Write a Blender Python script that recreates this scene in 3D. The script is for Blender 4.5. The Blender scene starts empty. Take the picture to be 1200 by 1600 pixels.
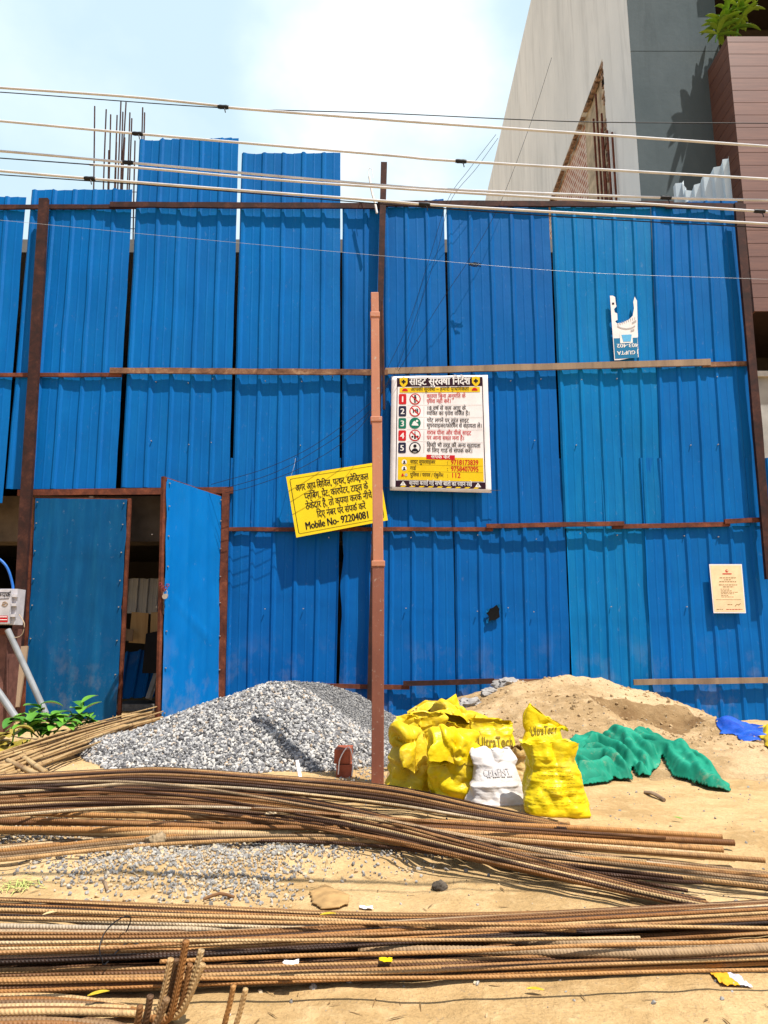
import bpy, bmesh, math, random
import numpy as np
from mathutils import Vector, Matrix, noise
random.seed(7); rng = np.random.default_rng(7)
S = bpy.context.scene
C = S.collection
RAD = math.radians
# ------------------------------------------------------------------ camera
H = 0.80                      # camera height
PITCH = RAD(10.4)
FPX = 1120.0                  # focal length in photo pixels (1200 x 1600)
cam = bpy.data.cameras.new('camera'); cam_o = bpy.data.objects.new('camera', cam); C.objects.link(cam_o)
cam.sensor_fit = 'VERTICAL'; cam.sensor_height = 36.0; cam.lens = 36.0 * FPX / 1600.0
cam.clip_start = 0.05; cam.clip_end = 2000
cam_o.location = (0, 0, H); cam_o.rotation_euler = (RAD(90) + PITCH, 0, 0)
S.camera = cam_o
S.view_settings.view_transform = 'Standard'; S.view_settings.look = 'None'
S.view_settings.gamma = 1.0; S.view_settings.exposure = 0.60
# ------------------------------------------------------------------ light
SUN_EL = RAD(66); SUN_AZ = RAD(136)       # compass-like: 0 = +Y, 90 = +X
sun_dir = Vector((math.sin(SUN_AZ) * math.cos(SUN_EL), math.cos(SUN_AZ) * math.cos(SUN_EL), math.sin(SUN_EL)))
sl = bpy.data.lights.new('sun', 'SUN'); sl.energy = 5.0; sl.angle = RAD(0.5); sl.color = (1.0, 0.95, 0.87)
so = bpy.data.objects.new('sun', sl); C.objects.link(so); so.location = (3, -3, 12)
so.rotation_euler = sun_dir.to_track_quat('Z', 'Y').to_euler()
W = bpy.data.worlds.new('World'); S.world = W; W.use_nodes = True
def world():
    nt = W.node_tree; nt.nodes.clear(); N = nt.nodes.new; L = nt.links.new
    out = N('ShaderNodeOutputWorld'); bg = N('ShaderNodeBackground'); bg.inputs[1].default_value = 0.10
    sky = N('ShaderNodeTexSky'); sky.sky_type = 'NISHITA'; sky.sun_disc = False
    sky.sun_elevation = SUN_EL; sky.sun_rotation = SUN_AZ; sky.air_density = 1.0; sky.dust_density = 2.2
    tc = N('ShaderNodeTexCoord'); mp = N('ShaderNodeMapping'); mp.inputs['Scale'].default_value = (1.0, 1.0, 1.5)
    mp.inputs['Location'].default_value = (0.62, 0.35, 0.9)
    n1 = N('ShaderNodeTexNoise'); n1.inputs['Scale'].default_value = 2.1; n1.inputs['Detail'].default_value = 7; n1.inputs['Roughness'].default_value = .52
    L(tc.outputs['Generated'], mp.inputs[0]); L(mp.outputs[0], n1.inputs['Vector'])
    r = N('ShaderNodeValToRGB'); r.color_ramp.elements[0].position = .46; r.color_ramp.elements[1].position = .74
    r.color_ramp.elements[0].color = (0.0,) * 3 + (1,); r.color_ramp.elements[1].color = (1, 1, 1, 1)
    L(n1.outputs[0], r.inputs[0])
    # thin high haze everywhere, thick bright cloud where the noise is high
    hz = N('ShaderNodeMix'); hz.data_type = 'RGBA'; hz.inputs[0].default_value = .80
    hz.inputs[7].default_value = (5.2, 6.7, 7.5, 1)
    # haze and cloud ahead (+Y); unseen sky behind set clearer to cut fill light
    sx = N('ShaderNodeSeparateXYZ'); L(tc.outputs['Generated'], sx.inputs[0])
    cl = N('ShaderNodeMapRange'); cl.interpolation_type = 'SMOOTHSTEP'; cl.inputs[1].default_value = -.15; cl.inputs[2].default_value = .55; cl.inputs[3].default_value = .12; cl.inputs[4].default_value = .85
    L(sx.outputs[1], cl.inputs[0]); L(cl.outputs[0], hz.inputs[0])
    cm = N('ShaderNodeMath'); cm.operation = 'MULTIPLY'; L(cl.outputs[0], cm.inputs[1])
    # one big bright cloud high ahead of us, ragged by the same noise
    dt = N('ShaderNodeVectorMath'); dt.operation = 'DOT_PRODUCT'; dt.inputs[1].default_value = Vector((-.02, .79, .72)).normalized()
    nrm = N('ShaderNodeVectorMath'); nrm.operation = 'NORMALIZE'; L(tc.outputs['Generated'], nrm.inputs[0]); L(nrm.outputs[0], dt.inputs[0])
    sp_ = N('ShaderNodeMapRange'); sp_.interpolation_type = 'SMOOTHSTEP'; sp_.inputs[1].default_value = .968; sp_.inputs[2].default_value = 1.0; sp_.inputs[4].default_value = .31; L(dt.outputs['Value'], sp_.inputs[0])
    ad = N('ShaderNodeMath'); ad.operation = 'ADD'; L(sp_.outputs[0], ad.inputs[0]); L(n1.outputs[0], ad.inputs[1])
    rg = N('ShaderNodeMapRange'); rg.interpolation_type = 'SMOOTHSTEP'; rg.inputs[1].default_value = .60; rg.inputs[2].default_value = 1.0; L(ad.outputs[0], rg.inputs[0])
    hf = N('ShaderNodeMath'); hf.operation = 'MULTIPLY'; hf.inputs[1].default_value = .45; L(r.outputs[0], hf.inputs[0])
    mxm = N('ShaderNodeMath'); mxm.operation = 'MAXIMUM'; L(rg.outputs[0], mxm.inputs[0]); L(hf.outputs[0], mxm.inputs[1]); L(mxm.outputs[0], cm.inputs[0])
    L(sky.outputs[0], hz.inputs[6])
    mx = N('ShaderNodeMix'); mx.data_type = 'RGBA'; mx.inputs[7].default_value = (10.5, 10.6, 10.5, 1)
    L(cm.outputs[0], mx.inputs[0]); L(hz.outputs[2], mx.inputs[6])
    L(mx.outputs[2], bg.inputs[0]); L(bg.outputs[0], out.inputs[0])
world()
# ------------------------------------------------------------------ geometry helpers
cp, sp = math.cos(PITCH), math.sin(PITCH)
def ray(px, py):
    u = (px - 600) / FPX; v = -(py - 800) / FPX
    return Vector((u, cp - v * sp, sp + v * cp))
def P(px, py, Y):
    d = ray(px, py); t = Y / d.y
    return Vector((d.x * t, Y, H + d.z * t))
def PX(px, py, X):
    d = ray(px, py); t = X / d.x
    return Vector((X, d.y * t, H + d.z * t))
def G(px, py, h=0.0):
    d = ray(px, py); t = (h - H) / d.z
    return Vector((d.x * t, d.y * t, h))
def m_per_px(px, py, Y): return Y / ray(px, py).y / FPX
def nz(p, s=1.0, o=0.0): return noise.noise(Vector((p[0] * s + o, p[1] * s + o * 1.7, p[2] * s - o)))
def sstep(a, b, x):
    t = min(1, max(0, (x - a) / (b - a))); return t * t * (3 - 2 * t)
def lerp(a, b, t): return a + (b - a) * t
def interp(pts, x):
    if x <= pts[0][0]: return pts[0][1]
    for (x0, y0), (x1, y1) in zip(pts, pts[1:]):
        if x <= x1: return y0 + (y1 - y0) * (x - x0) / (x1 - x0)
    return pts[-1][1]
def sharp(me, deg):
    bm = bmesh.new(); bm.from_mesh(me); lim = RAD(deg)
    for f in bm.faces: f.smooth = True
    for e in bm.edges:
        if len(e.link_faces) != 2 or e.calc_face_angle(9) > lim: e.smooth = False
    bm.to_mesh(me); bm.free()
def base_of(vs):
    a = np.array([tuple(v) for v in vs]); lo, hi = a.min(0), a.max(0)
    return Vector(((lo[0] + hi[0]) / 2, (lo[1] + hi[1]) / 2, lo[2]))
def mesh_obj(name, vs, fs, mat, parent=None, smooth=None, uv=None, solid=0, origin=None):
    """One mesh object from world-space vertices. smooth: None flat, a number = auto-smooth angle."""
    if parent is not None: o0 = world_loc(parent)
    else: o0 = origin if origin is not None else base_of(vs)
    me = bpy.data.meshes.new(name)
    a = np.array([tuple(v) for v in vs], dtype=float) - np.array(tuple(o0))
    me.from_pydata(a.tolist(), [], fs); me.materials.append(mat)
    if uv is not None:
        ul = me.uv_layers.new(name='UVMap'); li = np.empty(len(me.loops), dtype=np.int32); me.loops.foreach_get('vertex_index', li)
        ul.data.foreach_set('uv', np.array(uv, dtype=np.float32)[li].ravel())
    if smooth is not None:
        if smooth >= 179: me.polygons.foreach_set('use_smooth', [True] * len(me.polygons))
        else: sharp(me, smooth)
    me.update()
    ob = bpy.data.objects.new(name, me); C.objects.link(ob)
    if parent is not None: ob.parent = parent
    else: ob.location = o0
    if solid:
        md = ob.modifiers.new('thickness', 'SOLIDIFY'); md.thickness = solid; md.offset = 0
    return ob
_loc = {}
def world_loc(o):
    v = Vector((0, 0, 0))
    while o is not None: v += Vector(o.location); o = o.parent
    return v
def tag(o, label=None, cat=None, group=None, kind=None):
    if label: o['label'] = label
    if cat: o['category'] = cat
    if group: o['group'] = group
    if kind: o['kind'] = kind
    return o
def thing(name, loc, label, cat, group=None):
    o = bpy.data.objects.new(name, None); C.objects.link(o); o.location = loc; o.empty_display_size = .1
    return tag(o, label, cat, group)
class MB:
    def __init__(s): s.v = []; s.f = []
    def add(s, vs, fs):
        n = len(s.v); s.v += [Vector(v) for v in vs]; s.f += [tuple(i + n for i in f) for f in fs]; return s
    def box(s, lo, hi):
        x0, y0, z0 = lo; x1, y1, z1 = hi
        return s.add([(x0,y0,z0),(x1,y0,z0),(x1,y1,z0),(x0,y1,z0),(x0,y0,z1),(x1,y0,z1),(x1,y1,z1),(x0,y1,z1)],
                     [(0,3,2,1),(4,5,6,7),(0,1,5,4),(1,2,6,5),(2,3,7,6),(3,0,4,7)])
    def beam(s, a, b, w, h, up=(0, 0, 1), wob=0.0, n=1):
        """bar of rectangular section from a to b; w across, h along 'up'"""
        a = Vector(a); b = Vector(b); d = (b - a).normalized(); side = d.cross(Vector(up)).normalized(); u = side.cross(d).normalized()
        rings = []
        for i in range(n + 1):
            p = a.lerp(b, i / n)
            if wob and 0 < i < n: p = p + u * random.uniform(-wob, wob) + side * random.uniform(-wob, wob)
            k = 1.0 if not wob else random.uniform(.93, 1.05)
            rings.append([p + side * sx * w / 2 * k + u * sz * h / 2 * k for sx, sz in ((-1,-1),(1,-1),(1,1),(-1,1))])
        vs = [q for r in rings for q in r]; fs = []
        for i in range(n):
            for j in range(4): fs.append((i*4+j, i*4+(j+1)%4, (i+1)*4+(j+1)%4, (i+1)*4+j))
        fs += [(3, 2, 1, 0), tuple(n*4+k for k in range(4))]
        return s.add(vs, fs)
    def tube(s, pts, r, n=8, caps=True):
        vs, fs, _ = tube_geo(pts, r, n); return s.add(vs, fs)
    def make(s, name, mat, parent=None, smooth=None, **k): return mesh_obj(name, s.v, s.f, mat, parent, smooth, **k)
def tube_geo(pts, r, n=8):
    """pts list of Vectors; r number or list. Returns verts, faces, uv (arc length, angle)."""
    A = np.array([tuple(p) for p in pts]); m = len(A)
    T = np.gradient(A, axis=0); T /= np.linalg.norm(T, axis=1)[:, None] + 1e-12
    ref = np.array([0, 0, 1.0]) if abs(T[:, 2]).mean() < .8 else np.array([1.0, 0, 0])
    B = np.cross(T, ref); B /= np.linalg.norm(B, axis=1)[:, None] + 1e-12
    Nn = np.cross(B, T)
    rr = np.full(m, r) if np.isscalar(r) else np.asarray(r)
    th = np.linspace(0, 2*math.pi, n, endpoint=False)
    V = A[:, None, :] + rr[:, None, None] * (np.cos(th)[None, :, None] * B[:, None, :] + np.sin(th)[None, :, None] * Nn[:, None, :])
    L = np.concatenate([[0], np.cumsum(np.linalg.norm(np.diff(A, axis=0), axis=1))])
    uv = np.stack([np.repeat(L, n), np.tile(th / 6.2832, m)], 1)
    i = np.arange(m - 1)[:, None] * n; j = np.arange(n)[None, :]; j2 = (j + 1) % n
    F = np.stack([i + j, i + j2, i + n + j2, i + n + j], -1).reshape(-1, 4)
    fs = [tuple(q) for q in F.tolist()] + [tuple(range(n))[::-1], tuple((m - 1) * n + k for k in range(n))]
    return [Vector(q) for q in V.reshape(-1, 3).tolist()], fs, uv.tolist()
def spline(ctrl, step):
    """Catmull-Rom through ctrl, resampled at about step metres."""
    c = [Vector(p) for p in ctrl]; c = [c[0] * 2 - c[1]] + c + [c[-1] * 2 - c[-2]]
    out = []
    for i in range(1, len(c) - 2):
        p0, p1, p2, p3 = c[i-1:i+3]; n = max(2, int((p2 - p1).length / step))
        for k in range(n):
            t = k / n
            out.append(0.5 * ((2*p1) + (p2-p0)*t + (2*p0-5*p1+4*p2-p3)*t*t + (3*p1-p0-3*p2+p3)*t**3))
    out.append(c[-2]); return out
# ------------------------------------------------------------------ materials
class MT:
    def __init__(s, name):
        s.m = bpy.data.materials.new(name); s.m.use_nodes = True; s.nt = s.m.node_tree
        s.b = s.nt.nodes['Principled BSDF']; s.tc = s.N('ShaderNodeTexCoord'); s.oi = None
    def N(s, t): return s.nt.nodes.new(t)
    def L(s, a, b): s.nt.links.new(a, b)
    def set(s, **k):
        for a, v in k.items(): s.b.inputs[{'rough': 'Roughness', 'metal': 'Metallic', 'spec': 'Specular IOR Level', 'coat': 'Coat Weight', 'trans': 'Transmission Weight', 'alpha': 'Alpha', 'col': 'Base Color'}[a]].default_value = v
        return s
    def vec(s, scale=(1, 1, 1), coord='Object', rand=0):
        mp = s.N('ShaderNodeMapping'); mp.inputs['Scale'].default_value = scale; s.L(s.tc.outputs[coord], mp.inputs[0])
        if rand:
            oi = s.N('ShaderNodeObjectInfo'); mu = s.N('ShaderNodeMath'); mu.operation = 'MULTIPLY'; mu.inputs[1].default_value = rand
            s.L(oi.outputs['Random'], mu.inputs[0]); cb = s.N('ShaderNodeCombineXYZ')
            for i in range(3): s.L(mu.outputs[0], cb.inputs[i])
            s.L(cb.outputs[0], mp.inputs['Location'])
        return mp.outputs[0]
    def noise(s, scale, detail=4, rough=.55, vec=None, dist=0):
        n = s.N('ShaderNodeTexNoise'); n.inputs['Scale'].default_value = scale; n.inputs['Detail'].default_value = detail
        n.inputs['Roughness'].default_value = rough; n.inputs['Distortion'].default_value = dist
        s.L(vec if vec is not None else s.vec(), n.inputs['Vector']); return n.outputs[0]
    def voro(s, scale, vec=None, feature='F1', out='Distance'):
        n = s.N('ShaderNodeTexVoronoi'); n.feature = feature; n.inputs['Scale'].default_value = scale
        s.L(vec if vec is not None else s.vec(), n.inputs['Vector']); return n.outputs[out]
    def ramp(s, fac, stops):
        r = s.N('ShaderNodeValToRGB'); e = r.color_ramp.elements
        while len(e) < len(stops): e.new(.5)
        for k, (p, c) in enumerate(stops): e[k].position = p; e[k].color = (tuple(c) + (1,))[:4] if not np.isscalar(c) else (c, c, c, 1)
        s.L(fac, r.inputs[0]); return r.outputs[0]
    def mix(s, f, a, b, blend='MIX'):
        n = s.N('ShaderNodeMix'); n.data_type = 'RGBA'; n.blend_type = blend
        for i, x in ((0, f), (6, a), (7, b)):
            if hasattr(x, 'is_linked'): s.L(x, n.inputs[i])
            else: n.inputs[i].default_value = x if np.isscalar(x) else (tuple(x) + (1,))[:4]
        return n.outputs[2]
    def math(s, op, a, b=0.0):
        n = s.N('ShaderNodeMath'); n.operation = op
        for i, x in ((0, a), (1, b)):
            if hasattr(x, 'is_linked'): s.L(x, n.inputs[i])
            else: n.inputs[i].default_value = x
        return n.outputs[0]
    def col(s, x): s.L(x, s.b.inputs['Base Color']); return s
    def rough(s, x): s.L(x, s.b.inputs['Roughness']); return s
    def bump(s, h, strength=.5, dist=.01):
        n = s.N('ShaderNodeBump'); n.inputs['Strength'].default_value = strength; n.inputs['Distance'].default_value = dist
        s.L(h, n.inputs['Height'])
        old = s.b.inputs['Normal'].links
        if old: s.L(old[0].from_socket, n.inputs['Normal'])
        s.L(n.outputs[0], s.b.inputs['Normal']); return s
def plain(name, col, rough=.6, metal=0, var=.12, scale=9):
    m = MT(name).set(rough=rough, metal=metal, spec=.2)
    v = m.noise(scale, 5); c2 = tuple(max(0, c * (1 - var * 2)) for c in col); c3 = tuple(min(1, c * (1 + var)) for c in col)
    m.col(m.ramp(v, [(.3, c2), (.7, c3)])); m.bump(m.noise(scale * 6, 3), .12, .003); return m.m
def ink(name, col, rough=.55):
    m = MT(name).set(rough=rough, spec=.1); n = m.noise(60, 2); m.col(m.ramp(n, [(.2, tuple(c * .85 for c in col)), (.8, col)])); return m.m
def blue_sheet(name, base, faded, fade_amt, dirt=.25):
    m = MT(name).set(rough=.55, spec=.10)
    v = m.vec((1, 1, 1), rand=37)
    big = m.noise(.9, 4, .6, v); c = m.mix(m.ramp(big, [(.35, 0.0), (.75, 1.0)]), base, tuple(x * .8 for x in base))
    st = m.noise(5, 5, .65, m.vec((2.2, 2.2, .22), rand=11)); c = m.mix(m.ramp(st, [(.45, 0.0), (.85, fade_amt)]), c, faded)
    # dusty splash low down and scuffs
    sc = m.noise(26, 6, .7, m.vec((1, 1, .6), rand=5), .6); c = m.mix(m.ramp(sc, [(.62, 0.0), (.74, dirt)]), c, (.30, .36, .40))
    geo = m.N('ShaderNodeNewGeometry'); sx = m.N('ShaderNodeSeparateXYZ'); m.L(geo.outputs['Position'], sx.inputs[0])
    low = m.ramp(sx.outputs[2], [(.1, 1.0), (.95, 0.0)])
    dn = m.noise(3.2, 6, .7, m.vec((1, 1, .7), rand=3)); lowm = m.math('MULTIPLY', low, m.ramp(dn, [(.52, 0.0), (.72, .32)]))
    c = m.mix(lowm, c, (.36, .30, .21)); m.col(c)
    m.rough(m.ramp(big, [(.3, .42), (.8, .6)]))
    m.bump(m.noise(2.6, 4, .6, m.vec((1, 1, .6), rand=9)), .25, .03); return m.m
def rust(name, dark, mid, bright, rough=.75, spec=.25):
    m = MT(name).set(rough=rough, spec=spec)
    n = m.noise(7, 7, .7, m.vec((1, 1, 1), rand=20), .4); c = m.ramp(n, [(.3, dark), (.52, mid), (.72, bright)])
    n2 = m.noise(40, 4, .6); c = m.mix(m.ramp(n2, [(.5, 0.0), (.8, .5)]), c, dark); m.col(c)
    m.bump(n2, .3, .004); return m.m
BLUE = blue_sheet('blue_sheet_paint', (.001, .112, .375), (.006, .18, .45), .35, .16)
BLUE2 = blue_sheet('blue_sheet_paint_deep', (.001, .098, .345), (.005, .155, .42), .3, .16)
TEAL = blue_sheet('blue_sheet_paint_faded', (.001, .140, .385), (.012, .225, .45), .45, .2)
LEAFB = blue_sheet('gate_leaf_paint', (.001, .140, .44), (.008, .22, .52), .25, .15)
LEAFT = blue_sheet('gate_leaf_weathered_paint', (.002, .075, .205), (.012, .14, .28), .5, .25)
PALE = blue_sheet('pale_sheet_back', (.55, .66, .74), (.75, .8, .82), .4, .2)
WHITEM = blue_sheet('galvanised_sheet', (.42, .42, .42), (.5, .5, .48), .4, .3)
RUSTD = rust('dark_rusted_steel', (.012, .006, .005), (.038, .012, .008), (.09, .031, .017))
RUSTR = rust('red_oxide_steel', (.05, .014, .008), (.13, .035, .016), (.24, .07, .03))
RAILT = rust('weathered_rail', (.07, .03, .016), (.20, .10, .055), (.38, .25, .15), .85)
def wood(name, a, b, scale=5):
    m = MT(name).set(rough=.75); n = m.noise(scale, 6, .65, m.vec((1, 1, .08), rand=13), 1.0)
    m.col(m.ramp(n, [(.3, a), (.7, b)])); m.bump(n, .2, .004); return m.m
PLY = wood('plywood', (.42, .24, .09), (.62, .42, .19)); PLANK = wood('timber_plank', (.15, .095, .055), (.30, .205, .125))
def bamboo():
    m = MT('dry_bamboo').set(rough=.5)
    n = m.noise(4, 5, .65, m.vec((1, 1, 1), rand=29)); c = m.ramp(n, [(.3, (.20, .11, .045)), (.55, (.38, .25, .11)), (.8, (.52, .39, .20))])
    sx = m.N('ShaderNodeSeparateXYZ'); m.L(m.tc.outputs['UV'], sx.inputs[0]); fr = m.math('FRACT', m.math('MULTIPLY', sx.outputs[0], 3.3))
    c = m.mix(m.math('LESS_THAN', fr, .035), c, (.14, .07, .03)); m.col(c); m.bump(fr, .25, .004); return m.m
BAMBOO = bamboo()
def sandmat(name, a, b, c, speck=.5):
    m = MT(name).set(rough=.95, spec=.08)
    n = m.noise(1.3, 9, .68, None, .3); col = m.ramp(n, [(.32, tuple(x * .82 for x in a)), (.45, a), (.55, b), (.7, c)])
    f = m.noise(90, 4, .7); col = m.mix(m.ramp(f, [(.35, speck * .5), (.6, 0.0)]), col, tuple(x * .55 for x in a))
    g = m.noise(14, 6, .65); col = m.mix(m.ramp(g, [(.5, 0.0), (.72, .45)]), col, tuple(min(1, x * 1.12) for x in c))
    sp_ = m.voro(55); col = m.mix(m.ramp(sp_, [(.10, .6 * speck), (.2, 0.0)]), col, (.22, .18, .14)); m.col(col)
    m.bump(m.noise(7, 8, .7), .8, .045); m.bump(f, .5, .008); return m.m
SAND = sandmat('dry_sandy_ground', (.42, .275, .125), (.535, .365, .18), (.61, .44, .24), .7)
HEAP = sandmat('loose_sand', (.36, .24, .12), (.48, .335, .185), (.57, .42, .25), .9)
DAMP_SHADED = sandmat('damp_shaded_sand', (.17, .10, .045), (.23, .145, .068), (.32, .215, .11), .5)  # damp brown with the shade of the slipped face painted in
def stone(name, stops, rough=.85):
    m = MT(name).set(rough=rough, spec=.25); g = m.N('ShaderNodeNewGeometry')
    c = m.ramp(g.outputs['Random Per Island'], stops); n = m.noise(70, 4); c = m.mix(m.ramp(n, [(.4, 0.0), (.75, .35)]), c, (.5, .47, .42)); m.col(c); return m.m
STONE = stone('crushed_stone', [(0, (.04, .04, .045)), (.3, (.11, .11, .12)), (.5, (.23, .23, .235)), (.75, (.38, .37, .355)), (.92, (.52, .50, .46)), (1, (.36, .25, .15))])
FINE = stone('fine_dark_stone', [(0, (.06, .06, .065)), (.5, (.15, .15, .155)), (1, (.30, .29, .27))])
PEBBLE = stone('scattered_pebble', [(0, (.12, .11, .10)), (.35, (.22, .21, .2)), (.7, (.36, .34, .30)), (.85, (.46, .36, .22)), (1, (.46, .31, .15))])
def rebar_mat(name, stops):
    m = MT(name).set(rough=.5, metal=.0, spec=.22)
    oi = m.N('ShaderNodeObjectInfo'); n = m.noise(1.0, 5, .6, m.vec((1.1, 1.0, 1), 'UV', rand=50))
    f = m.math('ADD', oi.outputs['Random'], m.math('MULTIPLY', m.math('SUBTRACT', n, .5), .9))
    c = m.ramp(f, stops); n2 = m.noise(60, 4, .7, m.vec((1, .02, 1), 'UV', rand=20)); c = m.mix(m.ramp(n2, [(.45, 0.0), (.75, .55)]), c, (.06, .028, .014)); m.col(c)
    sx = m.N('ShaderNodeSeparateXYZ'); m.L(m.tc.outputs['UV'], sx.inputs[0])
    w = m.math('SINE', m.math('ADD', m.math('MULTIPLY', sx.outputs[0], 700.0), m.math('MULTIPLY', sx.outputs[1], 12.57)))
    m.bump(w, .45, .0016); m.rough(m.ramp(n, [(.3, .68), (.7, .46)])); return m.m
BAR1 = rebar_mat('rusty_rebar', [(.0, (.05, .022, .010)), (.3, (.17, .072, .024)), (.55, (.33, .17, .065)), (.8, (.46, .31, .145)), (1, (.46, .38, .27))])
BAR2 = rebar_mat('dark_brown_rebar', [(.0, (.018, .010, .007)), (.5, (.07, .03, .013)), (.8, (.24, .11, .036)), (1, (.40, .24, .10))])
BAR3 = rebar_mat('tan_grey_rebar', [(.0, (.09, .045, .022)), (.4, (.27, .165, .08)), (.8, (.40, .31, .20)), (1, (.33, .28, .22))])
BARO = rebar_mat('orange_rebar', [(.0, (.16, .06, .016)), (.5, (.36, .17, .052)), (1, (.46, .30, .14))])
def plaster(name, a, b, streak):
    m = MT(name).set(rough=.9, spec=.15); n = m.noise(.5, 8, .65, m.vec((1, 1, .5))); c = m.ramp(n, [(.3, a), (.65, b)])
    s2 = m.noise(2.2, 6, .7, m.vec((1, 1, .12)), .4); c = m.mix(m.ramp(s2, [(.5, 0.0), (.8, streak)]), c, tuple(x * .55 for x in a)); m.col(c)
    m.bump(m.noise(8, 6), .2, .02); return m.m
PLASTER = plaster('white_plaster', (.62, .645, .655), (.76, .78, .785), .6)
SLATE = plaster('dark_slate_render', (.052, .074, .086), (.088, .114, .128), .5)
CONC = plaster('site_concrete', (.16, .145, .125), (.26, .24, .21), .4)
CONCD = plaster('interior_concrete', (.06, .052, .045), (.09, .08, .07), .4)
def cladding():
    m = MT('brown_wood_cladding').set(rough=.5)
    v = m.vec((1, 1, 1)); sx = m.N('ShaderNodeSeparateXYZ'); m.L(v, sx.inputs[0])
    k = m.math('FLOOR', m.math('MULTIPLY', sx.outputs[2], 4.4)); cb = m.N('ShaderNodeCombineXYZ'); m.L(k, cb.inputs[2])
    wn = m.N('ShaderNodeTexWhiteNoise'); m.L(cb.outputs[0], wn.inputs[0])
    g = m.noise(4, 6, .65, m.vec((.35, .35, 7)), .6); c = m.ramp(g, [(.3, (.105, .043, .029)), (.7, (.19, .088, .058))])
    c = m.mix(m.math('MULTIPLY', wn.outputs[0], .45), c, (.10, .045, .036)); m.col(c); return m.m
CLAD = cladding()
def brick():
    m = MT('exposed_brickwork').set(rough=.9); b = m.N('ShaderNodeTexBrick'); b.inputs['Scale'].default_value = 2.0
    b.inputs['Color1'].default_value = (.27, .09, .05, 1); b.inputs['Color2'].default_value = (.42, .20, .13, 1); b.inputs['Mortar'].default_value = (.62, .56, .5, 1)
    b.inputs['Mortar Size'].default_value = .035
    mp = m.N('ShaderNodeMapping'); mp.inputs['Rotation'].default_value = (RAD(90), 0, RAD(90)); m.L(m.tc.outputs['Object'], mp.inputs[0])
    cx = m.N('ShaderNodeSeparateXYZ'); m.L(m.tc.outputs['Object'], cx.inputs[0]); cc = m.N('ShaderNodeCombineXYZ'); m.L(cx.outputs[1], cc.inputs[0]); m.L(cx.outputs[2], cc.inputs[1])
    m.L(cc.outputs[0], b.inputs['Vector']); n = m.noise(3, 6, .7); m.col(m.mix(m.ramp(n, [(.50, 0.0), (.66, .7)]), b.outputs[0], (.62, .56, .50))); m.bump(b.outputs[1], -.5, .02); return m.m
BRICKW = brick()
def sackmat(name, a, b, c, rough=.38, weave=True):
    m = MT(name).set(rough=rough, spec=.22); n = m.noise(6, 6, .6, m.vec(rand=30)); col = m.ramp(n, [(.3, a), (.55, b), (.8, c)])
    d = m.noise(3.5, 6, .7, m.vec(rand=3), .5); col = m.mix(m.ramp(d, [(.56, 0.0), (.78, .5)]), col, (.45, .36, .2)); m.col(col)
    wv = m.noise(5, 3, .5, m.vec(rand=5)); m.bump(m.voro(17, m.vec(rand=8), 'DISTANCE_TO_EDGE'), .22, .02); m.bump(m.voro(41, m.vec((1, 1, 1.4), rand=4), 'DISTANCE_TO_EDGE'), .18, .008); m.bump(m.noise(70, 3), .2, .003); return m.m
SACKY = sackmat('yellow_woven_plastic', (.54, .37, .003), (.67, .49, .005), (.76, .585, .025))
SACKD = sackmat('dusty_yellow_plastic', (.46, .31, .006), (.60, .42, .010), (.66, .50, .04), .45)
SACKW = sackmat('white_woven_plastic', (.42, .38, .35), (.56, .52, .49), (.66, .63, .61), .55)
SACKB = sackmat('jute_cloth', (.28, .17, .05), (.42, .28, .10), (.5, .36, .18), .8)
def netmat():
    m = MT('green_shade_cloth').set(rough=.7, spec=.2); n = m.noise(5, 6, .6); c = m.ramp(n, [(.3, (.004, .13, .078)), (.55, (.008, .22, .135)), (.8, (.04, .31, .20))])
    d = m.noise(9, 6, .75); c = m.mix(m.ramp(d, [(.58, 0.0), (.75, .6)]), c, (.36, .31, .19)); m.col(c); m.bump(m.noise(16, 4, .5, m.vec((1, 1, 1)), .8), .25, .008); return m.m
NET = netmat()
TARP = sackmat('blue_tarpaulin', (.01, .04, .28), (.015, .08, .42), (.05, .15, .55), .4)
PAPER = plain('beige_notice_paper', (.80, .60, .36), .7, var=.07, scale=12); WHITEP = plain('white_paper', (.74, .70, .70), .6, var=.05)
SIGNY = plain('yellow_sign_board', (.80, .58, .012), .4, var=.05, scale=4)
I_BLACK = ink('black_print', (.012, .010, .016)); I_MAROON = ink('dark_maroon_print', (.028, .008, .016)); I_WHITE = ink('white_print', (.78, .76, .74)); I_RED = ink('red_print', (.52, .015, .02))
I_YEL = ink('yellow_print', (.74, .50, .012)); I_GREEN = ink('green_print', (.01, .16, .10)); I_GREY = ink('grey_print', (.42, .40, .40)); I_NAVY = ink('navy_print', (.02, .02, .05))
I_TEAL = ink('blue_print', (.02, .17, .34)); I_SKY = ink('light_blue_print', (.12, .42, .70)); I_FADE = ink('faded_brown_print', (.33, .20, .09)); I_SACK = ink('faint_sack_print', (.20, .14, .015))
CABLE = plain('weathered_white_cable', (.54, .55, .575), .6, var=.1, scale=14); BLACKW = plain('black_wire', (.012, .012, .014), .5); GREYW = plain('thin_steel_wire', (.42, .46, .5), .4, .3)
PIPE = plain('grey_conduit', (.24, .25, .26), .45); BOX = plain('pale_grey_enclosure', (.52, .50, .52), .5); BLUEC = plain('blue_hose', (.02, .12, .42), .4)
GREENL = None
def leafmat(name, a, b, tr=.25):
    m = MT(name).set(rough=.4, spec=.5); g = m.N('ShaderNodeNewGeometry'); m.col(m.ramp(g.outputs['Random Per Island'], [(0, a), (1, b)]))
    m.b.inputs['Subsurface Weight'].default_value = 0
    return m.m
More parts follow.
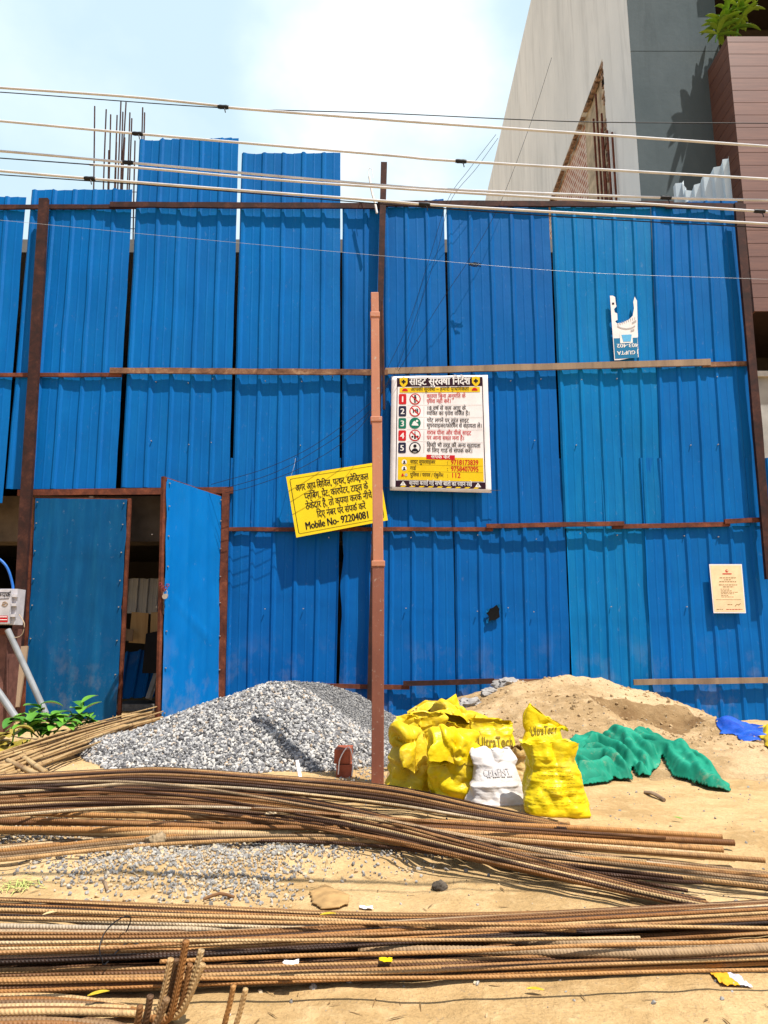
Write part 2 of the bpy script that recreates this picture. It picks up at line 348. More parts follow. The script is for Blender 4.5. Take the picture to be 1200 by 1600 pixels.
LEAF = leafmat('green_leaf', (.035, .14, .012), (.14, .34, .03)); LEAFY = leafmat('yellowing_leaf', (.20, .16, .02), (.38, .28, .05)); LEAFP = leafmat('bright_green_leaf', (.10, .24, .02), (.30, .42, .05))
STEEL = plain('brass_and_steel', (.50, .42, .34), .35, .6); REDBR = plain('red_clay_brick', (.32, .085, .045), .9, var=.25, scale=14)
# ------------------------------------------------------------------ lettering
_tm = {}
def glyphs(s, bold):
    key = (s, bold)
    if key not in _tm:
        cu = bpy.data.curves.new('lettering_source', 'FONT'); cu.body = s; cu.size = 1; cu.resolution_u = 3; cu.offset = bold
        ob = bpy.data.objects.new('lettering_source', cu); C.objects.link(ob); bpy.context.view_layer.update()
        me = bpy.data.meshes.new_from_object(ob.evaluated_get(bpy.context.evaluated_depsgraph_get()))
        vs = [(v.co.x, v.co.y) for v in me.vertices]; fs = [tuple(p.vertices) for p in me.polygons]
        bpy.data.objects.remove(ob); bpy.data.curves.remove(cu); bpy.data.meshes.remove(me)
        _tm[key] = (vs, fs)
    return _tm[key]
def xmax(s, b): return max(v[0] for v in glyphs(s, b)[0])
def advance(s, b=0): return xmax(s + 'ल', b) - xmax('ल', b)
def half(ch, bold):
    vs, fs = glyphs(ch, bold); x1 = max(v[0] for v in vs); x0 = min(v[0] for v in vs)
    cut = x0 + (x1 - x0) * {'क': .66, 'फ': .66}.get(ch, .68)
    bm = bmesh.new(); bv = [bm.verts.new((x, y, 0)) for x, y in vs]
    for f in fs:
        try: bm.faces.new([bv[i] for i in f])
        except ValueError: pass
    bmesh.ops.bisect_plane(bm, geom=bm.verts[:] + bm.edges[:] + bm.faces[:], plane_co=(cut, 0, 0), plane_no=(1, 0, 0), clear_outer=True)
    bm.verts.index_update(); r = ([(v.co.x, v.co.y) for v in bm.verts], [tuple(v.index for v in f.verts) for f in bm.faces]); bm.free()
    return r, cut
CONS = set(chr(c) for c in range(0x915, 0x93A)); VIR = '\u094d'; MATRA = set(chr(c) for c in list(range(0x93E, 0x94D)) + [0x901, 0x902, 0x903, 0x93C])
def shape(text):
    """Devanagari clusters in drawing order: ('run', s), ('half', c), ('reph',), ('rakar',)"""
    out = []; i = 0
    def run(s):
        if out and out[-1][0] == 'run': out[-1] = ('run', out[-1][1] + s)
        else: out.append(('run', s))
    while i < len(text):
        c = text[i]
        if c not in CONS: run(c); i += 1; continue
        cl = [c]; i += 1
        while i + 1 < len(text) and text[i] == VIR and text[i + 1] in CONS: cl.append(text[i + 1]); i += 2
        mt = ''
        while i < len(text) and text[i] in MATRA: mt += text[i]; i += 1
        reph = len(cl) > 1 and cl[0] == 'र'
        if reph: cl = cl[1:]
        rak = len(cl) > 1 and cl[-1] == 'र'
        if rak: cl = cl[:-1]
        if '\u093f' in mt: run('\u093f'); mt = mt.replace('\u093f', '')
        for h in cl[:-1]:
            if h in 'टठडढदहछङ': run(h + VIR)
            else: out.append(('half', h))
        run(cl[-1])
        if rak: out.append(('rakar',))
        if mt: run(mt)
        if reph: out.append(('reph',))
    return out
def stroke(pts, w):
    vs = []; fs = []
    for (x0, y0), (x1, y1) in zip(pts, pts[1:]):
        d = math.hypot(x1 - x0, y1 - y0) or 1; nx, ny = -(y1 - y0) / d * w / 2, (x1 - x0) / d * w / 2; n = len(vs)
        vs += [(x0 + nx, y0 + ny), (x0 - nx, y0 - ny), (x1 - nx, y1 - ny), (x1 + nx, y1 + ny)]; fs.append((n, n + 1, n + 2, n + 3))
    return vs, fs
def text2d(text, bold=0.0):
    V = []; F = []; x = 0.0
    def put(vs, fs, dx):
        n = len(V); V.extend((a + dx, b) for a, b in vs); F.extend(tuple(i + n for i in f) for f in fs)
    for tok in shape(text):
        if tok[0] == 'run':
            s = tok[1]
            if s.strip(): put(*glyphs(s, bold), x)
            x += advance(s, bold)
        elif tok[0] == 'half':
            g, w = half(tok[1], bold); put(*g, x); x += w
        elif tok[0] == 'rakar': put(*stroke([(-.34, -.16), (-.24, -.04), (-.14, -.16)], .06 + bold), x)
        elif tok[0] == 'reph': put(*stroke([(-.16, .62), (-.17, .72), (-.11, .79), (-.03, .77), (.0, .72)], .06 + bold), x)
    return V, F, x
class Flat:
    """2D artwork (unit square, v up) laid on a surface: shapes gathered per ink."""
    def __init__(s, fn): s.fn = fn; s.d = {}
    def add(s, mat, vs, fs, lift):
        vv, ff = s.d.setdefault(mat.name, ([], [])); n = len(vv); vv += [s.fn(a, b, lift) for a, b in vs]; ff += [tuple(i + n for i in f) for f in fs]
    def rect(s, mat, u0, v0, u1, v1, lift, n=6):
        us = [lerp(u0, u1, i / n) for i in range(n + 1)]; m = max(1, int(n * abs(v1 - v0) / max(1e-6, abs(u1 - u0))) if abs(v1-v0) > .02 else 1); m = min(m, 14)
        vs_ = [lerp(v0, v1, j / m) for j in range(m + 1)]
        s.add(mat, [(u, v) for v in vs_ for u in us], [(j*(n+1)+i, j*(n+1)+i+1, (j+1)*(n+1)+i+1, (j+1)*(n+1)+i) for j in range(m) for i in range(n)], lift)
    def poly(s, mat, pts, lift): s.add(mat, pts, [tuple(range(len(pts)))], lift)
    def disc(s, mat, u, v, r, lift, asp=1.0, a0=0, a1=360, n=24):
        s.poly(mat, [(u + r * math.cos(RAD(lerp(a0, a1, k / n))), v + r * asp * math.sin(RAD(lerp(a0, a1, k / n)))) for k in range(n + (a1 - a0 < 360))], lift)
    def line(s, mat, pts, w, lift): s.add(mat, *stroke(pts, w), lift)
    def text(s, mat, t, u, v, hu, lift, asp=1.0, bold=0.0, width=None, align='l', rot=0):
        for k, d in enumerate((-1, 0, 1) if bold > .003 else (0,)): s.text1(mat, t, u + d * bold * hu, v, hu, lift + .0003 * k, asp, 0.0, width, align, rot)
    def text1(s, mat, t, u, v, hu, lift, asp=1.0, bold=0.0, width=None, align='l', rot=0):
        """hu: size in u units of 1 em; asp: u-length per v-length (width/height of the board)"""
        V, F, w = text2d(t, bold); kx = hu if width is None else width / w
        ox = {'l': 0, 'c': -w / 2, 'r': -w}[align]; sg = -1 if rot else 1
        s.add(mat, [(u + sg * (x + ox) * kx, v + sg * y * hu * asp) for x, y in V], F, lift)
    def make(s, parent, names):
        for mn, (vs, fs) in s.d.items(): mesh_obj(names.get(mn, 'lettering'), vs, fs, bpy.data.materials[mn], parent)
def quad_fn(tl, tr, br, bl, Y, wave=0.0, seed=0.0):
    A, B, Cc, D = (P(*tl, Y), P(*tr, Y), P(*br, Y), P(*bl, Y))
    def fn(u, v, lift=0.0):
        p = D.lerp(Cc, u).lerp(A.lerp(B, u), v); w = 0
        if wave: w = wave * (nz((u * 2.2, v * 2.2, seed), 1.3) + .5 * nz((u * 5, v * 5, seed + 3)))
        return Vector((p.x, p.y + w - lift, p.z))
    return fn
def sheet_grid(fn, n, m, lift=0.0):
    vs = [fn(i / n, j / m, lift) for j in range(m + 1) for i in range(n + 1)]
    return vs, [(j*(n+1)+i, j*(n+1)+i+1, (j+1)*(n+1)+i+1, (j+1)*(n+1)+i) for j in range(m) for i in range(n)]
# ------------------------------------------------------------------ terrain
F = 7.9                                       # distance of the hoarding
def xs(pts, Y): return [(P(px, 1060, Y).x, z) for px, z in pts]
Yc = 7.15
crest = [(P(px, py, Yc).x, P(px, py, Yc).z) for px, py in ((640, 1120), (700, 1098), (745, 1082), (790, 1070), (840, 1062), (890, 1057), (940, 1062), (1000, 1076), (1060, 1098), (1110, 1120), (1160, 1140), (1210, 1165))]
crest = [(crest[0][0] - .35, -.05)] + crest + [(crest[-1][0] + .5, -.05)]
def sand_h(x, y):
    hc = interp(crest, x)
    if y > Yc: t = 1 - .35 * (y - Yc) / .8
    else:
        L = 2.75; q = (Yc - y) / L; t = max(0, 1 - q); t = t * .72 + .28 * t * t
    h = hc * t
    if h <= 0: return h - .04
    # slipped face: a shallow scarp facing the road
    xa, xb = P(925, 1090, 6.3).x, P(1085, 1120, 6.3).x
    w = sstep(xa, xa + .25, x) * (1 - sstep(xb - .2, xb + .15, x))
    ye = 6.52 + .10 * nz((x * 2.2, 1, 0)) + .05 * math.sin(x * 5)
    if w > 0: h -= w * (.13 * (1 - sstep(ye - .16, ye + .02, y))) * sstep(4.9, 6.2, y)
    h += .040 * nz((x * 1.7, y * 1.7, 3)) + .030 * nz((x * 4.5, y * 4.5, 7)) + .016 * nz((x * 11, y * 11, 1)) + .008 * nz((x * 26, y * 26, 6))
    for q, (a, b, fr) in enumerate(((.012, .5, 21), )): h += a * max(0, nz((x * fr, y * fr, 5))) * b
    return h
def ground_h(x, y):
    h = .016 * nz((x * 1.3, y * 1.3, 0)) + .009 * nz((x * 5, y * 5, 2)) + .005 * nz((x * 14, y * 14, 4))
    # broken hump of earth and gravel between the two stacks of bars
    g0 = G(245, 1345); d = math.hypot((x - g0.x) / .55, (y - g0.y) / .28)
    h += .035 * math.exp(-d * d) * (1 + .8 * nz((x * 7, y * 7, 9)))
    # a shallow scraped ledge at the right of the hump
    if 1.9 < y < 3.6 and -.7 < x < .9:
        e = 2.78 + .06 * nz((x * 4, 0, 0)); h += .022 * sstep(e - .015, e + .03, y) * sstep(-.6, -.2, x) * (1 - sstep(.5, .9, x)) * (1 - sstep(3.1, 3.5, y))
    return h
def axis(lo, hi, step, far): 
    a = list(np.arange(lo, hi + 1e-6, step)); g = step
    b = hi
    while b < far: g *= 1.35; b += g; a.append(b)
    c = lo; g = step
    while c > -far: g *= 1.35; c -= g; a.insert(0, c)
    return a
def terrain():
    X = axis(-4.4, 4.6, .03, 400); Y = axis(.9, 8.2, .028, 400); nx, ny = len(X), len(Y)
    vs = []
    for y in Y:
        for x in X:
            near = -4.5 < x < 4.7 and .8 < y < 8.3
            vs.append((x, y, ground_h(x, y) if near else 0.0))
    fs = [(j*nx+i, j*nx+i+1, (j+1)*nx+i+1, (j+1)*nx+i) for j in range(ny - 1) for i in range(nx - 1)]
    o = mesh_obj('ground', vs, fs, SAND, None, 180, origin=Vector((0, 0, 0))); tag(o, kind='structure')
terrain()
def heap(name, hfun, x0, x1, y0, y1, st, mat, label, cat):
    X = np.arange(x0, x1, st); Y = np.arange(y0, y1, st); nx = len(X)
    hv = [[hfun(x, y) for x in X] for y in Y]
    vs = [(x, y, hv[j][i]) for j, y in enumerate(Y) for i, x in enumerate(X)]; fs = []
    for j in range(len(Y) - 1):
        for i in range(nx - 1):
            if max(hv[j][i], hv[j][i+1], hv[j+1][i], hv[j+1][i+1]) > -.03: fs.append((j*nx+i, j*nx+i+1, (j+1)*nx+i+1, (j+1)*nx+i))
    o = mesh_obj(name, vs, fs, mat, None, 180); tag(o, label, cat, kind='stuff'); return o
sh = heap('sand_heap', sand_h, P(600, 1060, 7.9).x, P(1260, 1060, 7.9).x, 4.0, 7.85, .024, HEAP, 'long low heap of loose yellow sand piled against the blue hoarding', 'sand')
sh.data.materials.append(DAMP_SHADED)
def damp_scarp_shade():
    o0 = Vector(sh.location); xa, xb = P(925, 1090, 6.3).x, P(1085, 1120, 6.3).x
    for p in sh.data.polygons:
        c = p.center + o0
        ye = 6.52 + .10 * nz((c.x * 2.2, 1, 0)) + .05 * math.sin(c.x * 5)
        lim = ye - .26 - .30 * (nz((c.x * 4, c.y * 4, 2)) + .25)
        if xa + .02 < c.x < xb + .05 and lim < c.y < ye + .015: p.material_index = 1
damp_scarp_shade()
# ------------------------------------------------------------------ stones
ICO = None
def ico():
    bm = bmesh.new(); bmesh.ops.create_icosphere(bm, subdivisions=1, radius=1)
    v = np.array([tuple(q.co) for q in bm.verts]); bm.verts.index_update(); f = np.array([[q.index for q in ff.verts] for ff in bm.faces]); bm.free(); return v, f
IV, IF = ico()
def stones(name, pts, smin, smax, mat, label, cat, extra=None, kind='stuff', flat=.7):
    n = len(pts); v = np.repeat(IV[None], n, 0) * (1 + rng.uniform(-.28, .28, (n, len(IV), 1)))
    sc = (smin + (smax - smin) * rng.uniform(0, 1, (n, 1, 1)) ** 1.8 * 1.25) * np.stack([rng.uniform(.75, 1.35, n), rng.uniform(.65, 1.05, n), rng.uniform(flat * .7, flat * 1.2, n)], 1)[:, None, :]
    v = v * sc
    q = rng.normal(size=(n, 4)); q /= np.linalg.norm(q, axis=1)[:, None]; w, x, y, z = q.T
    R = np.stack([np.stack([1-2*(y*y+z*z), 2*(x*y-z*w), 2*(x*z+y*w)], -1), np.stack([2*(x*y+z*w), 1-2*(x*x+z*z), 2*(y*z-x*w)], -1), np.stack([2*(x*z-y*w), 2*(y*z+x*w), 1-2*(x*x+y*y)], -1)], 1)
    v = np.einsum('nij,nkj->nki', R, v) + np.asarray(pts)[:, None, :]
    f = (IF[None] + (np.arange(n) * len(IV))[:, None, None]).reshape(-1, 3)
    vs = v.reshape(-1, 3).tolist(); fs = [tuple(t) for t in f.tolist()]
    if extra: k = len(vs); vs += extra[0]; fs += [tuple(i + k for i in t) for t in extra[1]]
    o = mesh_obj(name, vs, fs, mat); tag(o, label, cat, kind=kind); return o
gtop = P(432, 1064, 5.75)
def gravel_h(x, y):
    dx, dy = x - gtop.x, y - gtop.y
    sx = 1.52 if dx < 0 else 1.02
    d = math.hypot(dx / sx, dy / 1.12); d += .10 * nz((x * 1.6, y * 1.6, 11)) * min(1, d * 2)
    if dx > 0: d = max(d, .0)
    h = gtop.z * (1.07 * (1 - d) - .07 * max(0, 1 - d * 5)) - .02
    return h + .03 * nz((x * 3, y * 3, 8)) + .014 * nz((x * 9, y * 9, 2))
ftop = [P(px, py, 6.75) for px, py in ((400, 1068), (455, 1060), (500, 1063), (560, 1080), (622, 1120), (672, 1158))]
fc = [(p.x, p.z) for p in ftop]
def fine_h(x, y):
    hc = interp([(fc[0][0] - .6, 0)] + fc + [(fc[-1][0] + .4, -.05)], x); yc = 6.75
    t = 1 - (yc - y) / 1.9 if y < yc else 1 - (y - yc) / 1.6
    return hc * max(0, t) - .02 + .015 * nz((x * 3, y * 3, 1))
def sample(hf, x0, x1, y0, y1, n, lift, hmin=0.0):
    out = []
    while len(out) < n:
        x = random.uniform(x0, x1); y = random.uniform(y0, y1); h = hf(x, y)
        if h > hmin - .015 * random.random(): out.append((x, y, max(h, 0) + lift * random.uniform(.2, 1)))
    return out
def under(hf, x0, x1, y0, y1, st):
    X = np.arange(x0, x1, st); Y = np.arange(y0, y1, st); nx = len(X)
    hv = [[hf(x, y) for x in X] for y in Y]
    vs = [(x, y, hv[j][i] - .004) for j, y in enumerate(Y) for i, x in enumerate(X)]
    fs = [(j*nx+i, j*nx+i+1, (j+1)*nx+i+1, (j+1)*nx+i) for j in range(len(Y)-1) for i in range(nx-1) if max(hv[j][i], hv[j+1][i+1]) > -.02]
    return vs, fs
gx0, gx1 = gtop.x - 1.75, gtop.x + 1.25
stones('gravel_heap', sample(gravel_h, gx0, gx1, gtop.y - 1.3, gtop.y + .9, 27000, .010), .0075, .0165, STONE, 'cone heap of pale grey crushed stone in front of the gate', 'gravel', under(gravel_h, gx0, gx1, gtop.y - 1.4, gtop.y + 1, .05))
stones('fine_gravel_heap', sample(fine_h, fc[0][0] - .3, fc[-1][0] + .3, 5.0, 7.7, 24000, .005), .0055, .0095, FINE, 'finer dark grey stone chips heaped behind the pale gravel', 'gravel', under(fine_h, fc[0][0] - .4, fc[-1][0] + .4, 4.8, 7.8, .05))
def scatter():
    pts = []
    def put(px, py, sx, sy, n):
        for _ in range(int(n * 2.2)):
            q = G(random.gauss(px, sx), min(1595, random.gauss(py, sy)))
            if q.y > 0: pts.append((q.x, q.y, ground_h(q.x, q.y) + .004))
    for a in ((170, 1355, 70, 22, 520), (340, 1365, 70, 26, 800), (420, 1335, 60, 16, 600), (250, 1340, 40, 12, 300), (600, 1345, 80, 12, 160), (90, 1320, 70, 10, 260), (150, 1300, 90, 10, 300), (560, 1195, 25, 18, 260)): put(*a)
    stones('scattered_gravel', pts, .003, .008, PEBBLE, 'loose stones strewn over the earth between the two rows of bars', 'gravel')
    pts2 = []
    for _ in range(2600):
        x = random.uniform(-2.5, 3.8); y = random.uniform(1.5, 6.5); pts2.append((x, y, max(ground_h(x, y), sand_h(x, y)) + .001))
    stones('ground_grit', pts2, .002, .007, PEBBLE, 'small grit lying all over the sandy ground', 'grit')
    lp = []
    for _ in range(900):
        x = random.uniform(fc[-1][0] - .1, 3.2); y = random.uniform(5.2, 7.2); h = sand_h(x, y)
        if h > 0: lp.append((x, y, h))
    stones('sand_lumps', lp, .004, .02, HEAP, 'small clods on the slope of the sand heap', 'sand')
scatter()
def lump(name, p, r, mat, label, cat, sq=.7, seed=0):
    bm = bmesh.new(); bmesh.ops.create_icosphere(bm, subdivisions=4, radius=1)
    vs = []
    for v in bm.verts:
        c = v.co; k = 1 + .45 * nz(c, 1.3, seed) + .22 * nz(c, 3.5, seed) + .1 * nz(c, 8, seed); q = c * k; vs.append((p.x + q.x * r, p.y + q.y * r, p.z + (q.z * sq + .45 * sq) * r))
    bm.verts.index_update(); fs = [tuple(v.index for v in f.verts) for f in bm.faces]; bm.free()
    return tag(mesh_obj(name, vs, fs, mat, None, 40), label, cat)
EARTH = plain('clod_earth', (.34, .25, .15), .95, var=.3, scale=30); CLOD = plain('dark_clod', (.10, .08, .06), .95, var=.3, scale=30); CONCL = plain('concrete_lump', (.30, .28, .26), .9, var=.2, scale=25)
g = G(243, 1338); lump('earth_clod', Vector((g.x, g.y, ground_h(g.x, g.y) - .005)), .036, EARTH, 'fist sized tan clod on the hump between the bars', 'clod', .8, 2)
g = G(687, 1388); lump('earth_clod', Vector((g.x, g.y, ground_h(g.x, g.y))), .024, CLOD, 'small dark clod alone on the sand right of the brown paper', 'clod', .7, 5)
g = G(489, 1547); lump('pebble', Vector((g.x, g.y, ground_h(g.x, g.y))), .008, CONCL, 'single grey pebble in front of the lowest bars', 'pebble', .8, 6)
for i, (px, py, r, Y, lb) in enumerate(((792, 1078, .13, 7.2, 'largest grey lump of rubble on top of the sand heap, under the torn hole'), (765, 1082, .085, 7.05, 'grey rubble lump at the left end of the rubble on the sand heap'), (736, 1095, .11, 6.9, 'flat grey rubble slab above the yellow bags'), (818, 1070, .07, 7.3, 'smallest grey rubble lump at the right end of the rubble'))):
    q = P(px, py, Y); q.z = sand_h(q.x, q.y) - .03; lump('rubble', q, r, CONCL, lb, 'rubble', .55, 11 + i)
# ------------------------------------------------------------------ hoarding (fence)
PROF = [(0, 0), (.09, 1), (.19, 1), (.28, 0), (.60, 0), (.63, .12), (.67, .12), (.70, 0)]
def sheet(tl, tr, br, bl, Y, n, parent, mat, h=.018, seed=0, dents=.009, jag=.012, hole=None, name='sheet', label=None, rows=26, phase=0.0, wob=None):
    """corrugated sheet between four photo points on the plane Y"""
    A, B, Cc, D = (P(*tl, Y), P(*tr, Y), P(*br, Y), P(*bl, Y))
    us = sorted(set([0.0, 1.0] + [(k - phase + a) / n for k in range(n + 2) for a, _ in PROF if 0 <= (k - phase + a) / n <= 1]))
    def hh(u):
        t = (u * n + phase) % 1.0
        for (a, p), (b, q) in zip(PROF, PROF[1:] + [(1.0, 0)]):
            if a <= t <= b: return p + (q - p) * (t - a) / (b - a)
        return 0
    vs = []; m = len(us)
    for j in range(rows + 1):
        v = j / rows
        for u in us:
            p = D.lerp(Cc, u).lerp(A.lerp(B, u), v); e = 0
            if j == rows: e = jag * (nz((u * 9, seed, 0)) + .6 * nz((u * 31, seed, 4)))
            bend = dents * (nz((u * 2.3 + seed * 3, v * 4, seed)) * 1.4 + .7 * nz((u * 6, v * 11, seed + 2)))
            x = p.x + (.006 * nz((u * 3, v * 7, seed + 5)))
            if wob and u < 1e-6: x += wob(v)
            vs.append((x, p.y - hh(u) * h - bend, p.z + e))
    fs = []
    for j in range(rows):
        for i in range(m - 1): fs.append((j*m+i, j*m+i+1, (j+1)*m+i+1, (j+1)*m+i))
    o = mesh_obj(name, vs, fs, mat, parent, 12, solid=.0014)
    if label: o['label'] = label
    return o
fence = thing('site_hoarding', (0, F, 0), 'tall blue corrugated metal hoarding on rusty posts and rails', 'fence')
UP = F - .002; LO = F + .010
# upper row
sheet((-128, 306), (41, 308), (4, 786), (-170, 786), UP, 5, fence, BLUE, seed=1)
sheet((-293, 304), (-132, 306), (-174, 786), (-342, 786), UP, 5, fence, BLUE, seed=14)
sheet((-458, 318), (-297, 318), (-346, 786), (-515, 786), UP - .003, 5, fence, BLUE, seed=15)
sheet((50, 297), (207, 296), (181, 764), (9, 764), UP, 5, fence, BLUE, seed=2, jag=.02)
sheet((218, 219), (373, 216), (358, 762), (189, 762), UP - .004, 5, fence, BLUE, seed=3, jag=.03, rows=34, label='tallest sheet, standing well above the top rail')
sheet((378, 240), (532, 239), (530.5, 828), (361, 828), UP, 5, fence, BLUE, seed=4, jag=.02, rows=34)
sheet((535, 325), (693, 311), (705, 830), (534.5, 830), UP, 5, fence, BLUE2, seed=5, jag=.02)
sheet((697, 316), (857, 317), (878, 820), (708, 828), UP, 5, fence, BLUE2, seed=6, jag=.02)
sheet((860, 316), (1016, 316), (1037, 826), (881.5, 826), UP, 5, fence, TEAL, seed=7, label='greener sheet beside the right hand seam')
sheet((1017, 318), (1152, 313), (1195, 822), (1035, 822), UP - .012, 5, fence, BLUE, seed=8)
# lower row
sheet((361, 716), (533, 716), (524, 1128), (352, 1128), LO, 5, fence, BLUE2, seed=9, phase=.1)
sheet((541, 716), (706, 716), (713, 1130), (532, 1130), LO, 5, fence, BLUE2, seed=10, wob=lambda v: .03 * nz((v * 9, 0, 3)) - .02)
sheet((708, 716), (879, 716), (894, 1130), (714, 1130), LO + .003, 5, fence, BLUE2, seed=11, name='sheet')
sheet((880, 716), (1003, 716), (1024, 1130), (896, 1130), LO, 4, fence, TEAL, seed=12, phase=.2, label='greener lower sheet above the sand heap')
sheet((1000, 716), (1200, 716), (1240, 1130), (1022, 1130), LO - .012, 6, fence, BLUE, seed=13, phase=.2)
def rail(a, b, Y, hpx, mat, dp=.026, wob=.002, name='rail', label=None):
    A, B = P(*a, Y), P(*b, Y); hh = hpx * m_per_px((a[0] + b[0]) / 2, (a[1] + b[1]) / 2, Y)
    o = MB().beam(A, B, dp, hh, wob=wob, n=max(2, int((B - A).length / .25))).make(name, mat, fence)
    if label: o['label'] = label
    return o
R1 = F - .037
rail((-500, 322), (-40, 324), R1 - .024, 8, RUSTD); rail((-520, 586), (-40, 586), R1 - .024, 7, RUSTR); rail((-540, 772), (-340, 772), R1, 10, RUSTR)
rail((-60, 324), (212, 323), R1, 7, RUSTD); rail((172, 320), (602, 322), R1 - .024, 9, RUSTD); rail((590, 318), (1052, 319), R1, 9, RUSTD); rail((1040, 321), (1165, 323), R1 - .024, 9, RUSTD)
rail((-60, 586), (190, 586), R1, 6, RUSTR); rail((172, 579), (606, 582), R1 - .024, 9, RAILT); rail((602, 580), (1110, 566), R1 - .02, 10, PLANK, label='pale wooden batten used as a rail'); rail((1098, 570), (1170, 568), R1, 7, RAILT)
rail((28, 770), (364, 766), R1, 10, RUSTR, name='lintel_rail')
rail((357, 827), (770, 827), R1, 6, RUSTR); rail((760, 822), (975, 818), R1 - .024, 7, RUSTR); rail((956, 823), (1140, 819), R1, 7, RUSTR); rail((1132, 815), (1192, 812), R1 - .024, 7, RUSTR)
rail((484, 1071), (640, 1074), R1, 7, RUSTR); rail((630, 1068), (772, 1064), R1 - .024, 8, RUSTD); rail((768, 1065), (880, 1064), R1, 7, RAILT); rail((990, 1066), (1250, 1062), R1 - .02, 9, PLANK)
def post(a, b, Y, wpx, mat, dp=.05, name='post'):
    A, B = P(*a, Y), P(*b, Y); w = wpx * m_per_px(a[0], (a[1] + b[1]) / 2, Y)
    return MB().beam(A, B, w, dp, up=(0, 1, 0), wob=.0015, n=8).make(name, mat, fence)
post((20, 1135), (69, 311), F - .125, 16, RUSTD); post((1203, 905), (1153, 318), F - .125, 13, RUSTD)
post((-560, 1135), (-455, 311), F - .125, 19, RUSTD); post((578, 1135), (600, 255), F - .115, 10, RUSTD); post((344, 1135), (353, 764), F - .105, 11, RUSTR, name='gate_post'); post((34, 1135), (47, 775), F - .06, 8, RUSTR, name='gate_post')
# screws down the sheets
def screws():
    m = MB()
    for x in (240, 300, 335, 410, 470, 515, 640, 745, 800, 840, 905, 960, 1075, 1120):
        for y in (590, 690, 836, 950): 
            if random.random() < .8:
                c = P(x + random.uniform(-6, 6), y + random.uniform(-3, 9), F - .03); m.tube([c + Vector((0, -.004, 0)), c + Vector((0, .02, 0))], .006, 6)
    m.make('screws', STEEL, fence)
screws()
# the punched hole: bent tongues round a ragged black plate painted as shade inside
def hole():
    pts = [(760, 953), (771, 949), (776, 945), (781, 945), (780, 956), (781, 964), (774, 969), (767, 969), (762, 973), (760, 969), (764, 963), (760, 958)]
    V = [P(x, y, F - .028) for x, y in pts]; c = sum(V, Vector()) / len(V); back = [v + Vector((0, .012, 0)) for v in V]
    n = len(V); MB().add(V + back, [tuple(range(n))] + [(i, (i+1) % n, n+(i+1) % n, n+i) for i in range(n)]).make('torn_hole_shade', plain('hole_shade_black', (.004, .004, .004), .95), fence)
    m = MB()
    for tri in (((776, 945), (782, 944), (783, 957), (780, 951)), ((760, 968), (764, 965), (763, 973), (760, 974)), ((760, 953), (766, 950), (763, 956), (759, 958))):
        q = [P(x, y, F - .030) for x, y in tri]; q[1] = q[1] + Vector((0, -.012, 0)); m.add(q, [(0, 1, 2, 3)])
    m.make('torn_flap', TEAL, fence, solid=.0015)
hole()
# pale backs of the side hoarding seen above the top rail at the right
side = thing('side_hoarding', P(1140, 1060, F + .4), 'pale weathered sheets rising above the rail at the right end', 'fence')
def side_sheets():
    q = [(1052, 292, 8.9), (1068, 282, 8.8), (1069, 300, 8.75), (1082, 297, 8.65), (1096, 280, 8.55), (1112, 268, 8.45), (1128, 255, 8.3), (1138, 244, 8.2)]
    prev = None
    for k in range(len(q) - 1):
        (x0, y0, Y0), (x1, y1, Y1) = q[k], q[k + 1]
        T0, T1 = P(x0, y0, Y0), P(x1, y1, Y1); mid = T0.lerp(T1, .5) + Vector((.03, 0, 0))
        lo = 3.6
        vs = [T0, T0.lerp(T1, .35) + Vector((-.02, 0, .02)), T0.lerp(T1, .65) + Vector((.03, 0, .0)), T1]
        vs += [Vector((v.x, v.y, lo)) for v in vs]
        mesh_obj('sheet', vs, [(0, 1, 5, 4), (1, 2, 6, 5), (2, 3, 7, 6)], PALE, side, solid=.0015)
side_sheets()
